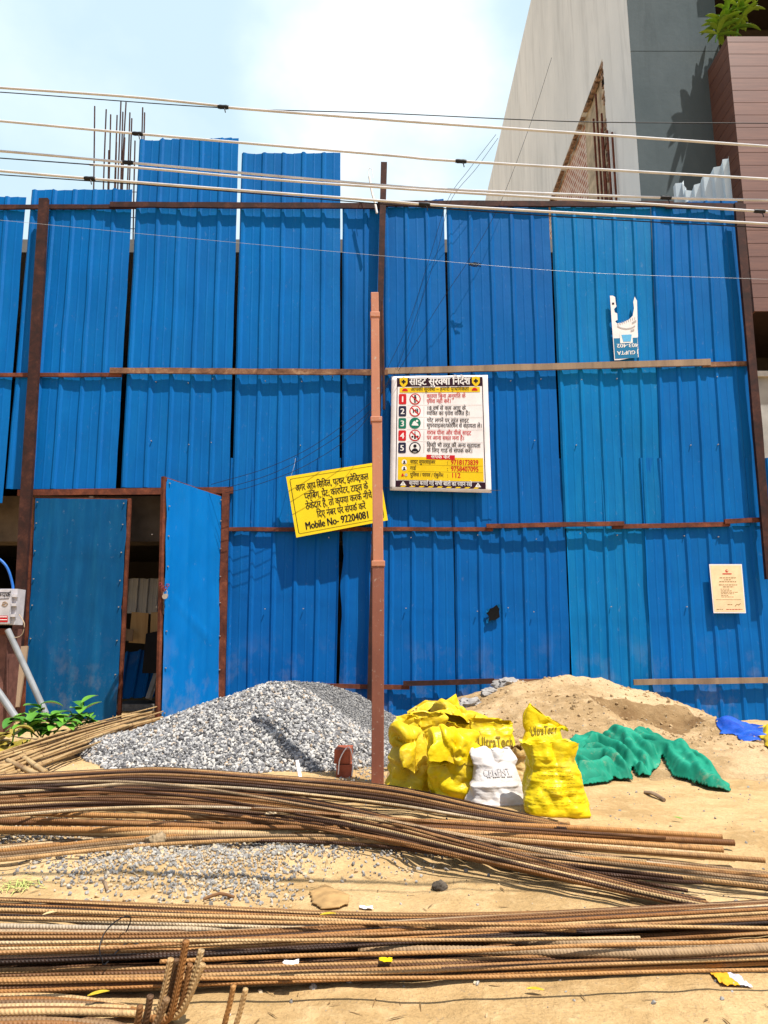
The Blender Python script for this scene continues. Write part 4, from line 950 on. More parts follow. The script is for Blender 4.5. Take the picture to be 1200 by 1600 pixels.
# beige notice ----------------------------------------------------------------------------------------------
fn = quad_fn((1108, 881.5), (1159, 881.5), (1165.5, 958), (1115, 958), F - .062)
notice = thing('paper_notice', fn(.5, 0), 'beige printed paper notice with white edges and small red emblem, low on the right', 'notice')
vs, fs = sheet_grid(fn, 4, 6); mesh_obj('paper', vs, fs, I_WHITE, notice, solid=.0008)
A = Flat(fn); asp = 51 / 77.0; e = .0015
A.rect(PAPER, .03, .025, .97, .975, e, 3)
A.disc(I_RED, .52, .86, .045, 2*e, asp); A.disc(PAPER, .53, .865, .022, 3*e, asp); A.line(I_RED, [(.38, .80), (.66, .80)], .02, 2*e)
def fakeline(u0, u1, v, mat, w=.012, seg=6):
    u = u0
    while u < u1:
        n = u + random.uniform(.03, .10); A.line(mat, [(u, v), (min(n, u1), v)], w, 2*e); u = n + .018
for v, a, b in ((.72, .28, .78), (.68, .42, .62), (.64, .26, .78), (.575, .24, .82), (.535, .36, .68)): fakeline(a, b, v, I_FADE, .014)
for v, b in ((.49, .55), (.455, .62), (.425, .8), (.395, .68), (.36, .5), (.33, .66)): fakeline(.28, b, v, I_FADE, .009)
A.line(I_FADE, [(.1, .275), (.88, .275)], .006, 2*e); A.line(I_FADE, [(.68, .14), (.74, .18), (.80, .165), (.86, .20)], .012, 2*e); fakeline(.45, .6, .175, I_FADE, .012); fakeline(.4, .9, .075, I_RED, .012); fakeline(.1, .3, .075, I_FADE, .012)
A.make(notice, {n: 'print' for n in ('beige_notice_paper', 'red_print', 'faded_brown_print')})
# ------------------------------------------------------------------ overhead cables
def cable(pts, rpx, mat, label, Y0=1.9, group='overhead cables crossing the street', Y1=None, name='overhead_cable', knots=()):
    c = [P(px, py, lerp(Y0, Y1 or Y0, (px + 100) / 1400)) for px, py in pts]
    if pts[0][0] <= -100:
        e0, d0 = c[0].copy(), (c[0] - c[1]).normalized()
        for L_ in (.15, .35, .8, 1.6, 3, 5): c.insert(0, e0 + d0 * L_)
    if pts[-1][0] >= 1290:
        e0, d0 = c[-1].copy(), (c[-1] - c[-2]).normalized()
        for L_ in (.15, .35, .8, 1.6, 3, 5): c.append(e0 + d0 * L_)
    r = rpx * m_per_px(600, 250, Y0); pp = spline(c, .03)
    b = MB().tube(pp, r * .68, 8)
    o = b.make(name, mat, None, 60); tag(o, label, 'cable', group)
    for kx, kmat in knots:
        q = min(pp, key=lambda v: abs(v.x / ray(kx, 250).x - v.y / ray(kx, 250).y) if abs(kx - 600) > 5 else abs(v.x)); m = MB(); d = Vector((1, 0, -.06))
        m.tube([q - d * .016, q - d * .009, q, q + d * .009, q + d * .017], [r * .9, r * 1.15, r * 1.05, r * 1.2, r * .9], 8)
        m.tube(spline([q, q + Vector((.006, -.005, -.01)), q + Vector((.009, -.004, -.022))], .005), r * .3, 5)
        m.make('tape', kmat, o, 60)
    return o
cable([(-120, 128), (0, 137), (200, 151), (340, 165), (345, 165.5)], 2.75, CABLE, 'grey white cable, uppermost at the left, ending at the black taped joint')
cable([(345, 166.5), (380, 170), (640, 190), (900, 208), (1200, 229), (1320, 239)], 2.9, CABLE, 'cream cable running right from the topmost black taped joint', knots=((345, BLACKW),))
cable([(-120, 139), (0, 144), (340, 168), (600, 177), (900, 190), (1200, 192.5), (1320, 193)], 1.1, BLACKW, 'thin black wire beside the uppermost cream cable', 1.90)
cable([(-120, 179), (0, 189), (215, 209), (600, 242), (720, 252), (1200, 280), (1320, 288)], 2.8, CABLE, 'cream cable second from the top with two black joints', 1.92, knots=((216, BLACKW), (716, BLACKW)))
cable([(-120, 228), (0, 236), (200, 254), (500, 281), (700, 296), (1040, 309), (1200, 313), (1320, 316)], 2.8, CABLE, 'cream cable third from the top, the upper one of the close pair', 1.95, knots=((202, BLACKW), (1035, BLACKW)))
cable([(140, 257), (215, 262), (430, 281), (600, 293), (704, 300), (1000, 318), (1200, 331), (1320, 338)], 2.75, CABLE, 'cream cable fourth from the top, starting at the left from a twisted black wire', 1.94, knots=((1182, BLACKW),))
cable([(-120, 238), (0, 247), (70, 252), (146, 257.5)], 1.3, BLACKW, 'short twisted black wire at the left feeding the fourth cable', 1.93)
cable([(-120, 257), (0, 267), (140, 279), (370, 297), (600, 314), (720, 323), (1200, 350), (1320, 357)], 2.9, CABLE, 'lowest cream cable, over the top rail at the right', 1.90, knots=((137, BLACKW), (662, BLACKW)))
cable([(-120, 266), (0, 273), (280, 293), (600, 319), (900, 340), (1200, 356), (1320, 361)], 1.2, BLACKW, 'thin black wire under the lowest cream cable', 1.905)
cable([(-120, 335), (0, 344), (250, 368), (600, 400), (900, 425), (1160, 435), (1300, 440)], .34, GREYW, 'fine pale wire stretched across the blue sheets', 6.8, name='fine_wire')
def wire(pts, Ys, rpx, mat, label, group='thin wires hanging by the poles'):
    c = [P(px, py, y) for (px, py), y in zip(pts, Ys)]; o = MB().tube(spline(c, .05), rpx * .0062, 6).make('thin_wire', mat, None, 60); tag(o, label, 'wire', group)
wire([(616, 585), (590, 620), (500, 690), (420, 730), (330, 757)], [F - .3] * 5, .45, BLACKW, 'topmost of three slack dark wires sagging from the poster corner to the gate')
wire([(612, 588), (570, 650), (480, 712), (420, 742), (352, 763)], [F - .32] * 5, .45, BLACKW, 'middle one of three slack dark wires sagging from the poster corner to the gate')
wire([(610, 590), (560, 670), (480, 726), (400, 758), (352, 770)], [F - .34] * 5, .45, BLACKW, 'lowest of three slack dark wires sagging from the poster corner to the gate')
wire([(775, 210), (735, 262), (700, 312), (672, 400), (640, 500), (606, 575)], [F - .25] * 6, .42, BLACKW, 'dark wire dropping from the building to the thin post, leftmost of three')
wire([(778, 216), (745, 262), (704, 314), (684, 390), (655, 480), (620, 578)], [F - .26] * 6, .42, BLACKW, 'dark wire dropping from the building to the thin post, between the other two')
wire([(862, 90), (830, 190), (782, 316), (735, 402), (690, 470), (622, 580)], [F - .2] * 6, .42, BLACKW, 'dark wire dropping from the building to the thin post, rightmost of three with a tangle')
def tangle():
    c = P(741, 413, F - .22); pts = [c + Vector((.09 * math.sin(k * 1.9) * random.uniform(.4, 1), .02 * math.sin(k), .022 * math.cos(k * 2.7))) for k in range(22)]
    o = MB().tube(spline(pts, .012), .003, 5).make('wire_tangle', BLACKW); tag(o, 'small knot of black wire caught in front of the blue sheet', 'wire')
tangle()
o = MB().tube(spline([P(577, 276, F - .2), P(581, 300, F - .2), P(586, 318, F - .2), P(589, 333, F - .2)], .03), .013, 8).tube(spline([P(577, 276, F - .2), P(575, 268, F - .2), P(580, 262, F - .2), P(583, 280, F - .2)], .02), .004, 6).make('insulator_rod', plain('white_plastic_rod', (.75, .75, .75), .5), None, 60); tag(o, 'short white rod with a hook hanging by the top of the thin post', 'rod')
# ------------------------------------------------------------------ steel bars
def bar(pts, rpx, mat, label, group, ribs=False, name='steel_bar', jitter=1.5, n=None):
    c = [G(px, py + random.uniform(-jitter, jitter), h) for px, py, h in pts]
    mid = c[len(c) // 2]
    if pts[0][0] <= -100:
        e0, d0 = c[0].copy(), (c[0] - c[1]).normalized(); d0.z = 0; ll = random.uniform(.9, 1.5)
        for L_ in (.3, .65, 1): c.insert(0, e0 + d0 * L_ * ll)
    if pts[-1][0] >= 1290:
        e0, d0 = c[-1].copy(), (c[-1] - c[-2]).normalized(); d0.z = 0; ll = random.uniform(.9, 1.5)
        for L_ in (.3, .65, 1): c.append(e0 + d0 * L_ * ll)
    r = rpx * (mid - Vector((0, 0, H))).length / FPX
    for q in c: q.z = max(q.z, r + ground_h(q.x, q.y) - .001)
    if ribs:
        pp = spline(c, .0055); A = np.arange(len(pp)); rr = r * np.where(A % 2 == 0, 1.0, .89); nn = 8
    else: pp = spline(c, .05); rr = r; nn = n or 6
    v, f, uv = tube_geo(pp, rr, nn); o = mesh_obj(name, v, f, mat, None, 60 if not ribs else 179, uv=uv)
    tag(o, label, 'steel bar', group); return o
def bundle(top, bot, hs, n, rpx, mats, label, group, ribs=0.0, jit=.5, ends=None, cross=.045, hv=0.006):
    xs_ = sorted(set([p[0] for p in top] + [p[0] for p in bot]))
    pm = interp([(p[0], p[1]) for p in top], 300); lay_m = G(300, pm, .05).y / FPX * 1.05
    for k in range(n):
        t = (k + random.uniform(.35, .65)) / n; tl_, tr_ = t + random.uniform(-cross, cross), t + random.uniform(-cross, cross); pts = []
        e0, e1 = (ends or ((0, 0), (0, 0))); a0 = random.uniform(*e0); a1 = random.uniform(*e1); lay = (k % 4 - 1.5) * 2.2 * (rpx[0] + rpx[1]) / 2 * lay_m + random.uniform(-.002, .002) + hv * random.uniform(-1, 1)
        for x in xs_:
            w = (x - xs_[0]) / (xs_[-1] - xs_[0]); tt = lerp(tl_, tr_, w); xx = x
            if x == xs_[0]: xx += a0
            if x == xs_[-1]: xx += a1
            pts.append((xx, lerp(interp(top, xx), interp(bot, xx), tt), max(.004, lerp(interp(hs[0], x), interp(hs[1], x), tt) + lay)))
        rp = random.uniform(*rpx); bar(pts, rp, random.choice(mats), label, group, ribs and random.random() < ribs, jitter=jit)
GU = 'upper heap of long steel bars'; GL = 'lower heap of long steel bars'
LA = 'thin dark rusty bar arching along the back of the upper heap'
bundle([(-160, 1222), (0, 1212), (150, 1204), (260, 1200), (400, 1210), (600, 1228), (760, 1263), (870, 1287)], [(-160, 1252), (0, 1242), (200, 1226), (400, 1236), (600, 1258), (760, 1283), (890, 1298)], ([(-160, .12), (300, .13), (600, .08), (880, .01)], [(-160, .11), (300, .12), (600, .075), (880, .01)]), 21, (1.9, 2.7), [BAR2, BAR2, BAR1], LA, GU, ends=((0, 0), (-60, 5)))
LB = 'thin rusty bar of the upper heap, sweeping diagonally down to its lower right end'
bundle([(-160, 1246), (0, 1236), (200, 1228), (400, 1238), (560, 1264), (750, 1316), (1000, 1384), (1115, 1410)], [(-160, 1282), (0, 1274), (200, 1266), (400, 1284), (560, 1306), (750, 1346), (950, 1390), (1095, 1420)], ([(-160, .11), (300, .11), (600, .085), (900, .035), (1115, .012)], [(-160, .10), (300, .095), (600, .075), (900, .03), (1115, .012)]), 26, (1.8, 2.6), [BAR1, BAR2, BAR2, BAR3, BARO], LB, GU, ends=((0, 0), (-70, 8)))
LC = 'thick ribbed bar in the middle of the upper heap, cut ends at the right'
for a, b, hh, r_, m_, xe in (((0, 1271), (600, 1281), .08, 4.0, BARO, 1128), ((0, 1283), (600, 1291), .075, 4.6, BAR1, 1147), ((0, 1296), (600, 1296), .07, 4.4, BARO, 1130), ((0, 1297), (600, 1303), .06, 5.4, BAR1, 1147), ((0, 1278), (600, 1297), .085, 3.6, BAR2, 1195), ((0, 1300), (600, 1308), .05, 4.6, BAR3, 1100)):
    sl_ = (b[1] - a[1]) / 600.0; ye = {1128: 1306, 1147: 1317, 1130: 1328, 1195: 1343, 1100: 1338}[xe] + (24 if r_ > 5 else 0)
    bar([(-160, a[1] - sl_ * 160, hh), (0, a[1], hh), (300, a[1] + sl_ * 300 + 2, hh), (600, b[1], hh * .9), (900, (b[1] + ye) / 2 + 1, hh * .6), (xe, ye, hh * .35)], r_, m_, LC, GU, True)
LD = 'thin bar in the low front strand of the upper heap'
bundle([(-160, 1336), (0, 1326), (230, 1305), (450, 1300), (600, 1306), (900, 1336), (1230, 1368)], [(-160, 1356), (0, 1346), (230, 1322), (450, 1312), (600, 1318), (900, 1352), (1230, 1392)], ([(-160, .02), (400, .04), (700, .03), (1200, .015)], [(-160, .018), (400, .03), (700, .025), (1200, .012)]), 17, (2.0, 2.8), [BAR1, BAR2, BARO, BAR3], LD, GU)
LE = 'dark thin bar lying under the right end of the upper heap'
bundle([(300, 1300), (560, 1304), (800, 1330), (1000, 1352), (1060, 1360)], [(300, 1312), (560, 1320), (800, 1350), (1000, 1372), (1070, 1380)], ([(300, .03), (1060, .012)], [(300, .025), (1060, .01)]), 12, (2.2, 3.0), [BAR2], LE, GU, ends=((0, 0), (-40, 30)))
LF = 'thin rusty bar along the back edge of the lower heap'
bundle([(-180, 1401), (0, 1403), (300, 1415), (600, 1427), (900, 1424), (1230, 1406), (1350, 1400)], [(-180, 1432), (0, 1436), (300, 1447), (600, 1452), (900, 1438), (1230, 1414), (1350, 1408)], ([(-180, .03), (1350, .03)], [(-180, .04), (1350, .045)]), 24, (1.8, 2.7), [BAR1, BAR2, BARO, BAR2], LF, GL)
LG = 'rusty bar crossing the lower heap from low at the left to high at the right'
bundle([(-180, 1456), (0, 1454), (300, 1455), (600, 1440), (900, 1424), (1230, 1407), (1350, 1402)], [(-180, 1512), (0, 1506), (300, 1494), (600, 1476), (900, 1458), (1230, 1440), (1350, 1434)], ([(-180, .06), (1350, .05)], [(-180, .05), (1350, .045)]), 36, (2.0, 3.2), [BAR1, BAR2, BAR3, BARO, BAR2], LG, GL, ribs=.85, cross=.08)
LH = 'thick grey ribbed bar in the lower heap'
for pts, r_ in (([(-180, 1455), (0, 1457), (300, 1461), (600, 1462), (900, 1468)], 4.8), ([(560, 1483), (800, 1487), (1000, 1490), (1200, 1480), (1340, 1474)], 6.0), ([(700, 1462), (900, 1473), (1200, 1478), (1340, 1479)], 5.4), ([(-180, 1446), (0, 1449), (300, 1451), (640, 1447)], 4.2)):
    bar([(x, y, .05) for x, y in pts], r_, (BAR3, BAR1)[int(r_ * 10) % 2], LH, GL, True)
LI = 'rusty bar along the front edge of the lower heap'
bundle([(-180, 1512), (0, 1510), (300, 1507), (600, 1500), (900, 1488), (1230, 1480), (1350, 1476)], [(-180, 1560), (0, 1556), (300, 1544), (600, 1533), (900, 1521), (1230, 1506), (1350, 1500)], ([(-180, .035), (1350, .03)], [(-180, .012), (1350, .010)]), 26, (2.0, 3.3), [BAR1, BARO, BAR2, BAR2, BAR1], LI, GL, ribs=.9, cross=.07)
LJ = 'dark bar deep in the lower heap, half hidden by others'
bundle([(-180, 1440), (300, 1440), (600, 1445), (900, 1436), (1350, 1412)], [(-180, 1545), (300, 1532), (600, 1520), (900, 1510), (1350, 1490)], ([(-180, .012), (1350, .012)], [(-180, .01), (1350, .01)]), 16, (2.6, 3.8), [BAR2], LJ, GL, cross=.1)
def strays():
    LS = 'loose steel bar lying askew across the lower heap'
    for a, b, h0, h1 in (((-180, 1430), (1350, 1452), .085, .09), ((-180, 1495), (1350, 1428), .09, .09), ((-180, 1418), (900, 1452), .07, .08), ((250, 1502), (1350, 1462), .085, .08), ((-180, 1536), (1350, 1516), .06, .05), ((-180, 1474), (1000, 1466), .10, .09)):
        pts = [(lerp(a[0], b[0], t), lerp(a[1], b[1], t) + random.uniform(-3, 3), lerp(h0, h1, t)) for t in (0, .2, .4, .6, .8, 1)]
        bar(pts, random.uniform(2.2, 3.2), random.choice([BAR1, BAR3, BARO]), LS, GL, True, jitter=.3)
    LT = 'loose steel bar lying askew across the upper heap'
    for p in ([(-160, 1232, .17), (200, 1222, .18), (500, 1262, .14), (800, 1322, .07), (960, 1352, .03)], [(-160, 1262, .16), (150, 1250, .17), (450, 1268, .14), (760, 1290, .09), (1040, 1310, .04)], [(-160, 1226, .17), (250, 1240, .17), (560, 1290, .11), (860, 1352, .05), (1075, 1392, .02)], [(-160, 1290, .14), (200, 1262, .16), (520, 1272, .13), (860, 1330, .05), (1010, 1346, .03)]):
        bar(p, random.uniform(2.0, 2.7), random.choice([BAR1, BAR2, BAR3]), LT, GU, jitter=.5)
    for (px, py, w, h, lb) in ((180, 1478, 30, 44, 'thin binding wire looped round the lower heap at the left'),):
        q = G(px, py, .07); m = (q - Vector((0, 0, H))).length / FPX
        pts = [q + Vector((w * m * .16 * math.sin(t * 2), h * m * 1.1 * math.cos(t), .045 * math.sin(t) + .012)) for t in np.linspace(-.4, 3.6, 16)] + [q + Vector((.03, -.02, .012)), q + Vector((.06, -.01, .008))]
        tag(MB().tube(spline(pts, .01), .0016, 5).make('binding_wire', BLACKW, None, 60), lb, 'wire')
strays()
def bent(pts, r, mat, label):
    c = [G(px, py, h) if Y is None else P(px, py, Y) for px, py, h, Y in pts]; rr = r
    pp = spline(c, .004); A = np.arange(len(pp)); v, f, uv = tube_geo(pp, rr * np.where(A % 2 == 0, 1.0, .94), 8)
    tag(mesh_obj('bent_bar', v, f, mat, None, 179, uv=uv), label, 'steel bar', 'bars with bent up ends at the lower left')
GYb = G(250, 1592, .02).y
for k, (tx, ty, bx, by, sy, r_, m_, lb) in enumerate((
    (291, 1470, 268, 1592, 1562, 6.0, BARO, 'tallest bent up bar end at the lower left'), (315, 1484, 288, 1583, 1572, 5.6, BAR1, 'bent up bar end just right of the tallest one'), (317, 1506, 283, 1588, 1580, 5.4, BARO, 'strongly curved bent up bar end at the right of the cluster'),
    (267, 1498, 249, 1586, 1556, 5.6, BARO, 'bent up bar end just left of the tallest one'), (276, 1499, 262, 1582, 1566, 5.2, BAR3, 'greyish ribbed bent up bar end beside the tallest one'), (297, 1506, 280, 1586, 1576, 4.8, BAR1, 'thin bent up bar end hidden behind the tallest one'),
    (235, 1556, 226, 1606, 1588, 5.6, BAR3, 'short grey bent up bar end in the front of the cluster'), (261, 1560, 240, 1612, 1594, 6.0, BAR3, 'pale rusty bent up bar end low in the front of the cluster'), (219, 1572, 213, 1612, 1599, 5.6, BAR2, 'short dark bent up bar end at the left of the cluster'))):
    Yb = G(bx, by, .02).y; rr = r_ * m_per_px(bx, by, Yb)
    q = G(bx, by, .02)
    base = (bx, by)
    bent([(-160, sy + 8, .018 + .012 * (k % 3), None), (60, sy + 1, .018 + .012 * (k % 3), None), (bx - 70, lerp(sy, by, .5), .018, None), (bx - 22, by + 1, .016, None), (bx - 3, by - 4, 0, Yb), (lerp(bx, tx, .4), lerp(by, ty, .4), 0, Yb - .005), (tx, ty, 0, Yb - .01)], rr, m_, lb)
for tx, ty, bx, by, lb in ((365, 1540, 346, 1625, 'left one of two rusty bar ends rising from the bottom edge'), (384, 1545, 362, 1630, 'right one of two rusty bar ends rising from the bottom edge')):
    Yb = G(bx, by, .01).y; bent([(-100, by + 55, .014, None), (bx - 50, by + 8, .014, None), (bx - 6, by - 3, 0, Yb), (lerp(bx, tx, .5), lerp(by, ty, .5), 0, Yb - .004), (tx, ty, 0, Yb - .01)], 4.6 * m_per_px(bx, by, Yb), BARO, lb)
# ------------------------------------------------------------------ bamboo
def bamboos():
    LBm = 'dry tan bamboo pole in the pile lying out of the gateway'
    for k in range(26):
        t = k / 25; x0, y0 = random.uniform(-160, -60), lerp(1208, 1262, t) + random.uniform(-16, 16); x1, y1 = lerp(250, 238, t) + random.uniform(-14, 8), lerp(1108, 1142, t) + random.uniform(-5, 5)
        h0, h1 = random.uniform(.03, .06), random.uniform(.04, .10)
        a, b = G(x0, y0, h0), P(x1, y1, F - random.uniform(.5, 1.1)); b.z = max(b.z, .03); r = random.uniform(.007, .0135); m = a.lerp(b, .5) + Vector((random.uniform(-.03, .03), 0, random.uniform(-.015, .03)))
        pp = spline([a, m, b], .05); v, f, uv = tube_geo(pp, np.linspace(r, r * .8, len(pp)), 8); tag(mesh_obj('bamboo_pole', v, f, BAMBOO, None, 60, uv=uv), LBm, 'bamboo', 'bamboo poles lying out of the gateway')
    for (a, b, lb) in (((12, 1188), (62, 1212), 'short bamboo stub lying crosswise, left one of two'), ((38, 1184), (72, 1208), 'short bamboo stub lying crosswise, right one of two'), ((-20, 1200), (22, 1196), 'short reddish stick lying at the left end of the bamboo')):
        pp = spline([G(*a, .09), G((a[0]+b[0])/2, (a[1]+b[1])/2, .08), G(*b, .07)], .04); v, f, uv = tube_geo(pp, .016, 8); tag(mesh_obj('bamboo_stub', v, f, BAMBOO, None, 60, uv=uv), lb, 'bamboo')
bamboos()
# ------------------------------------------------------------------ cement sacks
def crease(p, fr, seed):
    q = Vector((p[0] * fr + seed, p[1] * fr - seed, p[2] * fr + seed * .37)); d, _ = noise.voronoi(q); return d[1] - d[0]
class Sack:
    def __init__(s, base, w, h, depth=.62, yaw=0.0, lean=(0, 0), prof=((0, .82), (.08, 1.0), (.35, 1.02), (.7, .92), (1, .95)), bend=0.0, vf=.7, bdir=-90.0, mouth=.45, seed=0, crum=.02, hor=0.0, jag=.05, fold=.03, blen=.2, calm=None):
        s.__dict__.update(locals())
    def raw(s, u, v):
        inner = v > 1; vv = v if not inner else 2 - v
        th = 2 * math.pi * u; c, sn = math.cos(th), math.sin(th); n = 2.7
        rs = (abs(c) ** n + abs(sn) ** n) ** (-1 / n)
        sc = interp(s.prof, min(1, vv)); x = s.w * sc * rs * c; y = s.w * s.depth * sc * rs * sn * lerp(1, s.mouth, max(0, (vv - .45) / .55) ** 1.5)
        zz = vv * s.h
        topj = s.jag * s.h * (nz((c * 1.4, sn * 1.4, s.seed), 1.2) + .5 * nz((c * 4, sn * 4, s.seed + 2))) * sstep(.7, 1, vv); zz += topj
        q = (x + s.seed * 3.1, y, zz)
        k = s.crum * ((min(.5, crease(q, 7, s.seed)) - .25) * 1.7 * (.45 + .9 * vv) + .28 * (crease(q, 14, s.seed + 4) - .25) + 1.7 * (abs(nz(q, 4.5, s.seed)) - .2) + .8 * (abs(nz(q, 11, s.seed + 2)) - .16) + .35 * (1 - abs(nz((q[0] * 2, q[1] * 2, q[2] * .7), 9, s.seed + 6)) - .75))
        k += s.hor * (nz((x * 9, y * 9, zz * 42), 1, s.seed) + .6 * nz((x * 6, y * 6, zz * 110), 1, s.seed + 3))
        k += s.fold * s.w * 3 * sstep(.62, 1.0, vv) * nz((th * 1.6 if th < math.pi else (6.283 - th) * 1.6, vv * 1.2, s.seed), 1.4)
        if s.calm: k *= 1 - .8 * sstep(s.calm[0] - .1, s.calm[0], vv) * (1 - sstep(s.calm[1], s.calm[1] + .1, vv))
        if inner: k -= .006 + .05 * s.w
        L_ = math.hypot(x, y) + 1e-6; x += k * x / L_ * 1.0; y += k * y / L_
        # bend the top over
        b = RAD(s.bend)
        ax = Vector((0, 0, min(zz, s.vf * s.h))); 
        if b and zz > s.vf * s.h:
            Lr = min(s.blen, 1 - s.vf) * s.h; Rr = Lr / b; f = min(1, (zz - s.vf * s.h) / Lr) * b; ex = max(0, zz - s.vf * s.h - Lr); dv = Vector((math.cos(RAD(s.bdir)), math.sin(RAD(s.bdir)), 0))
            a = x * dv.x + y * dv.y; perp = Vector((x, y, 0)) - dv * a
            p = Vector((0, 0, s.vf * s.h)) + dv * (Rr * (1 - math.cos(f))) + Vector((0, 0, Rr * math.sin(f))) + dv * (ex * math.sin(f)) + Vector((0, 0, ex * math.cos(f))) + dv * (a * math.cos(f)) - Vector((0, 0, a * math.sin(f))) + perp
        else: p = Vector((x, y, zz))
        p.x += s.lean[0] * (vv ** 1.2); p.y += s.lean[1] * (vv ** 1.2)
        cy, sy = math.cos(RAD(s.yaw)), math.sin(RAD(s.yaw)); return Vector((p.x * cy - p.y * sy, p.x * sy + p.y * cy, p.z)) + s.base
    def build(s, name, label, mat, group='filled sacks beside the sand heap', nu=116, nv=84):
        vs = []; vmax = 1.32; inn = int(nv * 1.32)
        for j in range(inn + 1):
            v = j / nv
            for i in range(nu): vs.append(s.raw(i / nu, v))
        fs = [(j*nu+i, j*nu+(i+1) % nu, (j+1)*nu+(i+1) % nu, (j+1)*nu+i) for j in range(inn) for i in range(nu)]
        fs += [tuple(range(nu))[::-1], tuple(inn * nu + i for i in range(nu))]
        o = mesh_obj(name, vs, fs, mat, None, 28); tag(o, label, 'sack', group); s.o = o; return o
    def print(s, mat, t, u, v, size, width, bold=.02, name='lettering', slant=0.0):
        V, Fc, w = text2d(t, bold); kx = width / w; pts = []
        peri = 2 * math.pi * s.w * .85
        for x, y in V:
            uu = u + (x - w / 2) * kx / peri; vv = v + (y * size + slant * (x - w / 2) * kx) / s.h
            p = s.raw(uu, vv); d1 = s.raw(uu + .004, vv) - s.raw(uu - .004, vv); d2 = s.raw(uu, vv + .01) - s.raw(uu, vv - .01); n_ = d1.cross(d2).normalized(); pts.append(p + n_ * .006)
        mesh_obj(name, pts, Fc, mat, s.o)
def at(px, py, back=0.0):
    q = G(px, py); y = q.y + back; x = (px - 600) / FPX * y / ray(px, py).y; return Vector((x, y, max(ground_h(x, y), sand_h(x, y) - .02, -.0) - .008))
def sk(px, py, wpx, hpx, back=0.0, **k):
    b = at(px, py, back); m = m_per_px(px, py, b.y); return Sack(b, wpx / 2 * m, hpx * m, **k)
s1 = sk(872, 1281, 90, 108, .12, depth=.62, yaw=-6, lean=(-.035, .03), prof=((0, 1.0), (.04, 1.12), (.2, 1.10), (.45, .96), (.75, .86), (.9, .86), (1, .93)), mouth=.6, seed=1, crum=.024, hor=.0035, jag=.08)
s1.build('cement_sack', 'plump bright yellow sack at the front right, open at the top', SACKY)
for k, (v, wd) in enumerate(((.66, .12), (.60, .15), (.55, .16), (.5, .15), (.45, .16), (.40, .14), (.34, .16), (.28, .15), (.2, .17))):
    s1.print(I_SACK, ' '.join(random.choice(['ooo', 'nnmn', 'unnu', 'mnono', 'nno']) for _ in range(4)) if False else '- -- --- - -- ---', .755, v, .02, wd, .004, 'print')
s2 = sk(782, 1262, 74, 80, .10, depth=.6, yaw=8, lean=(-.02, .06), prof=((0, 1.25), (.06, 1.3), (.25, 1.15), (.55, .95), (.8, .86), (1, .80)), calm=(.46, .66), mouth=.32, seed=2, crum=.030, hor=.002, jag=.07, fold=.06)
s2.build('white_sack', 'white dusty sack slumped between the yellow sacks at the front', SACKW); s2.print(I_GREY, '-- ---- -- ---', .75, .50, .05, .11, .02, 'print'); s2.print(I_GREY, 'CEMENT', .735, .56, .045, .12, .004, 'print')
s3 = sk(708, 1258, 80, 146, .16, depth=.6, yaw=4, lean=(-.02, .02), prof=((0, .95), (.1, 1.02), (.4, .98), (.65, 1.0), (.85, 1.06), (1, 1.12)), bend=158, vf=.56, bdir=-80, mouth=.30, seed=3, crum=.042, jag=.05, fold=.05, blen=.2)
s3.build('cement_sack', 'yellow sack with its crumpled top flopped forward, left of the white sack', SACKY)
s4 = sk(638, 1248, 62, 150, .16, depth=.62, yaw=-8, lean=(-.0, .0), prof=((0, 1.02), (.1, 1.06), (.4, .95), (.7, .90), (1, .72)), bend=165, vf=.52, bdir=-62, mouth=.35, seed=4, crum=.042, jag=.06, fold=.06, blen=.18)
s4.build('cement_sack', 'yellow sack drooping over at the far left of the front row beside the pole', SACKD)
s5 = sk(774, 1226, 70, 76, .5, depth=.6, yaw=3, lean=(-.0, .05), prof=((0, .95), (.1, 1.02), (.5, .98), (.75, .93), (1, 1.0)), calm=(.42, .66), bend=50, vf=.80, bdir=-85, mouth=.22, seed=5, crum=.022, jag=.05, fold=.05)
s5.build('cement_sack', 'yellow sack with black lettering standing behind the white sack', SACKY); s5.print(I_SACK, 'UltraTech', .75, .50, .085, .20, .012)
s6 = sk(848, 1222, 70, 70, .5, depth=.6, yaw=-4, lean=(.03, .05), prof=((0, .98), (.1, 1.02), (.45, .90), (.65, .80), (.85, 1.02), (1, 1.08)), calm=(.5, .74), bend=38, vf=.74, bdir=-30, mouth=.22, seed=6, crum=.026, jag=.05, fold=.05)
s6.build('cement_sack', 'yellow sack with black lettering and a top flaring right, behind the plump one', SACKY); s6.print(I_SACK, 'UltraTech', .745, .60, .075, .165, .012, slant=.12)
s7 = sk(662, 1226, 76, 80, .42, depth=.6, yaw=6, lean=(-.01, .04), prof=((0, .95), (.2, 1.0), (.6, .9), (.85, 1.0), (1, 1.1)), bend=20, vf=.6, bdir=-110, mouth=.45, seed=7, crum=.045, jag=.06, fold=.06)
s7.build('cement_sack', 'crumpled yellow sack in the second row at the left, above the drooping one', SACKD)
s8 = sk(718, 1222, 86, 100, .62, depth=.6, yaw=-5, lean=(.01, .04), prof=((0, .95), (.2, 1.0), (.6, .95), (1, 1.05)), bend=115, vf=.62, bdir=-70, mouth=.25, seed=8, crum=.045, jag=.06, fold=.06)
s8.build('cement_sack', 'crumpled yellow sack in the second row, in the middle behind the flopped one', SACKD)
s10 = sk(812, 1246, 30, 66, .22, depth=.8, yaw=0, lean=(-.02, .02), prof=((0, 1.0), (.3, 1.05), (.7, .9), (.85, 1.15), (1, .9)), bend=35, vf=.7, mouth=.6, seed=10, crum=.03, jag=.12, hor=.004)
s10.build('jute_bundle', 'small brown jute bundle squeezed between the white sack and the plump yellow one', SACKB, group=None)
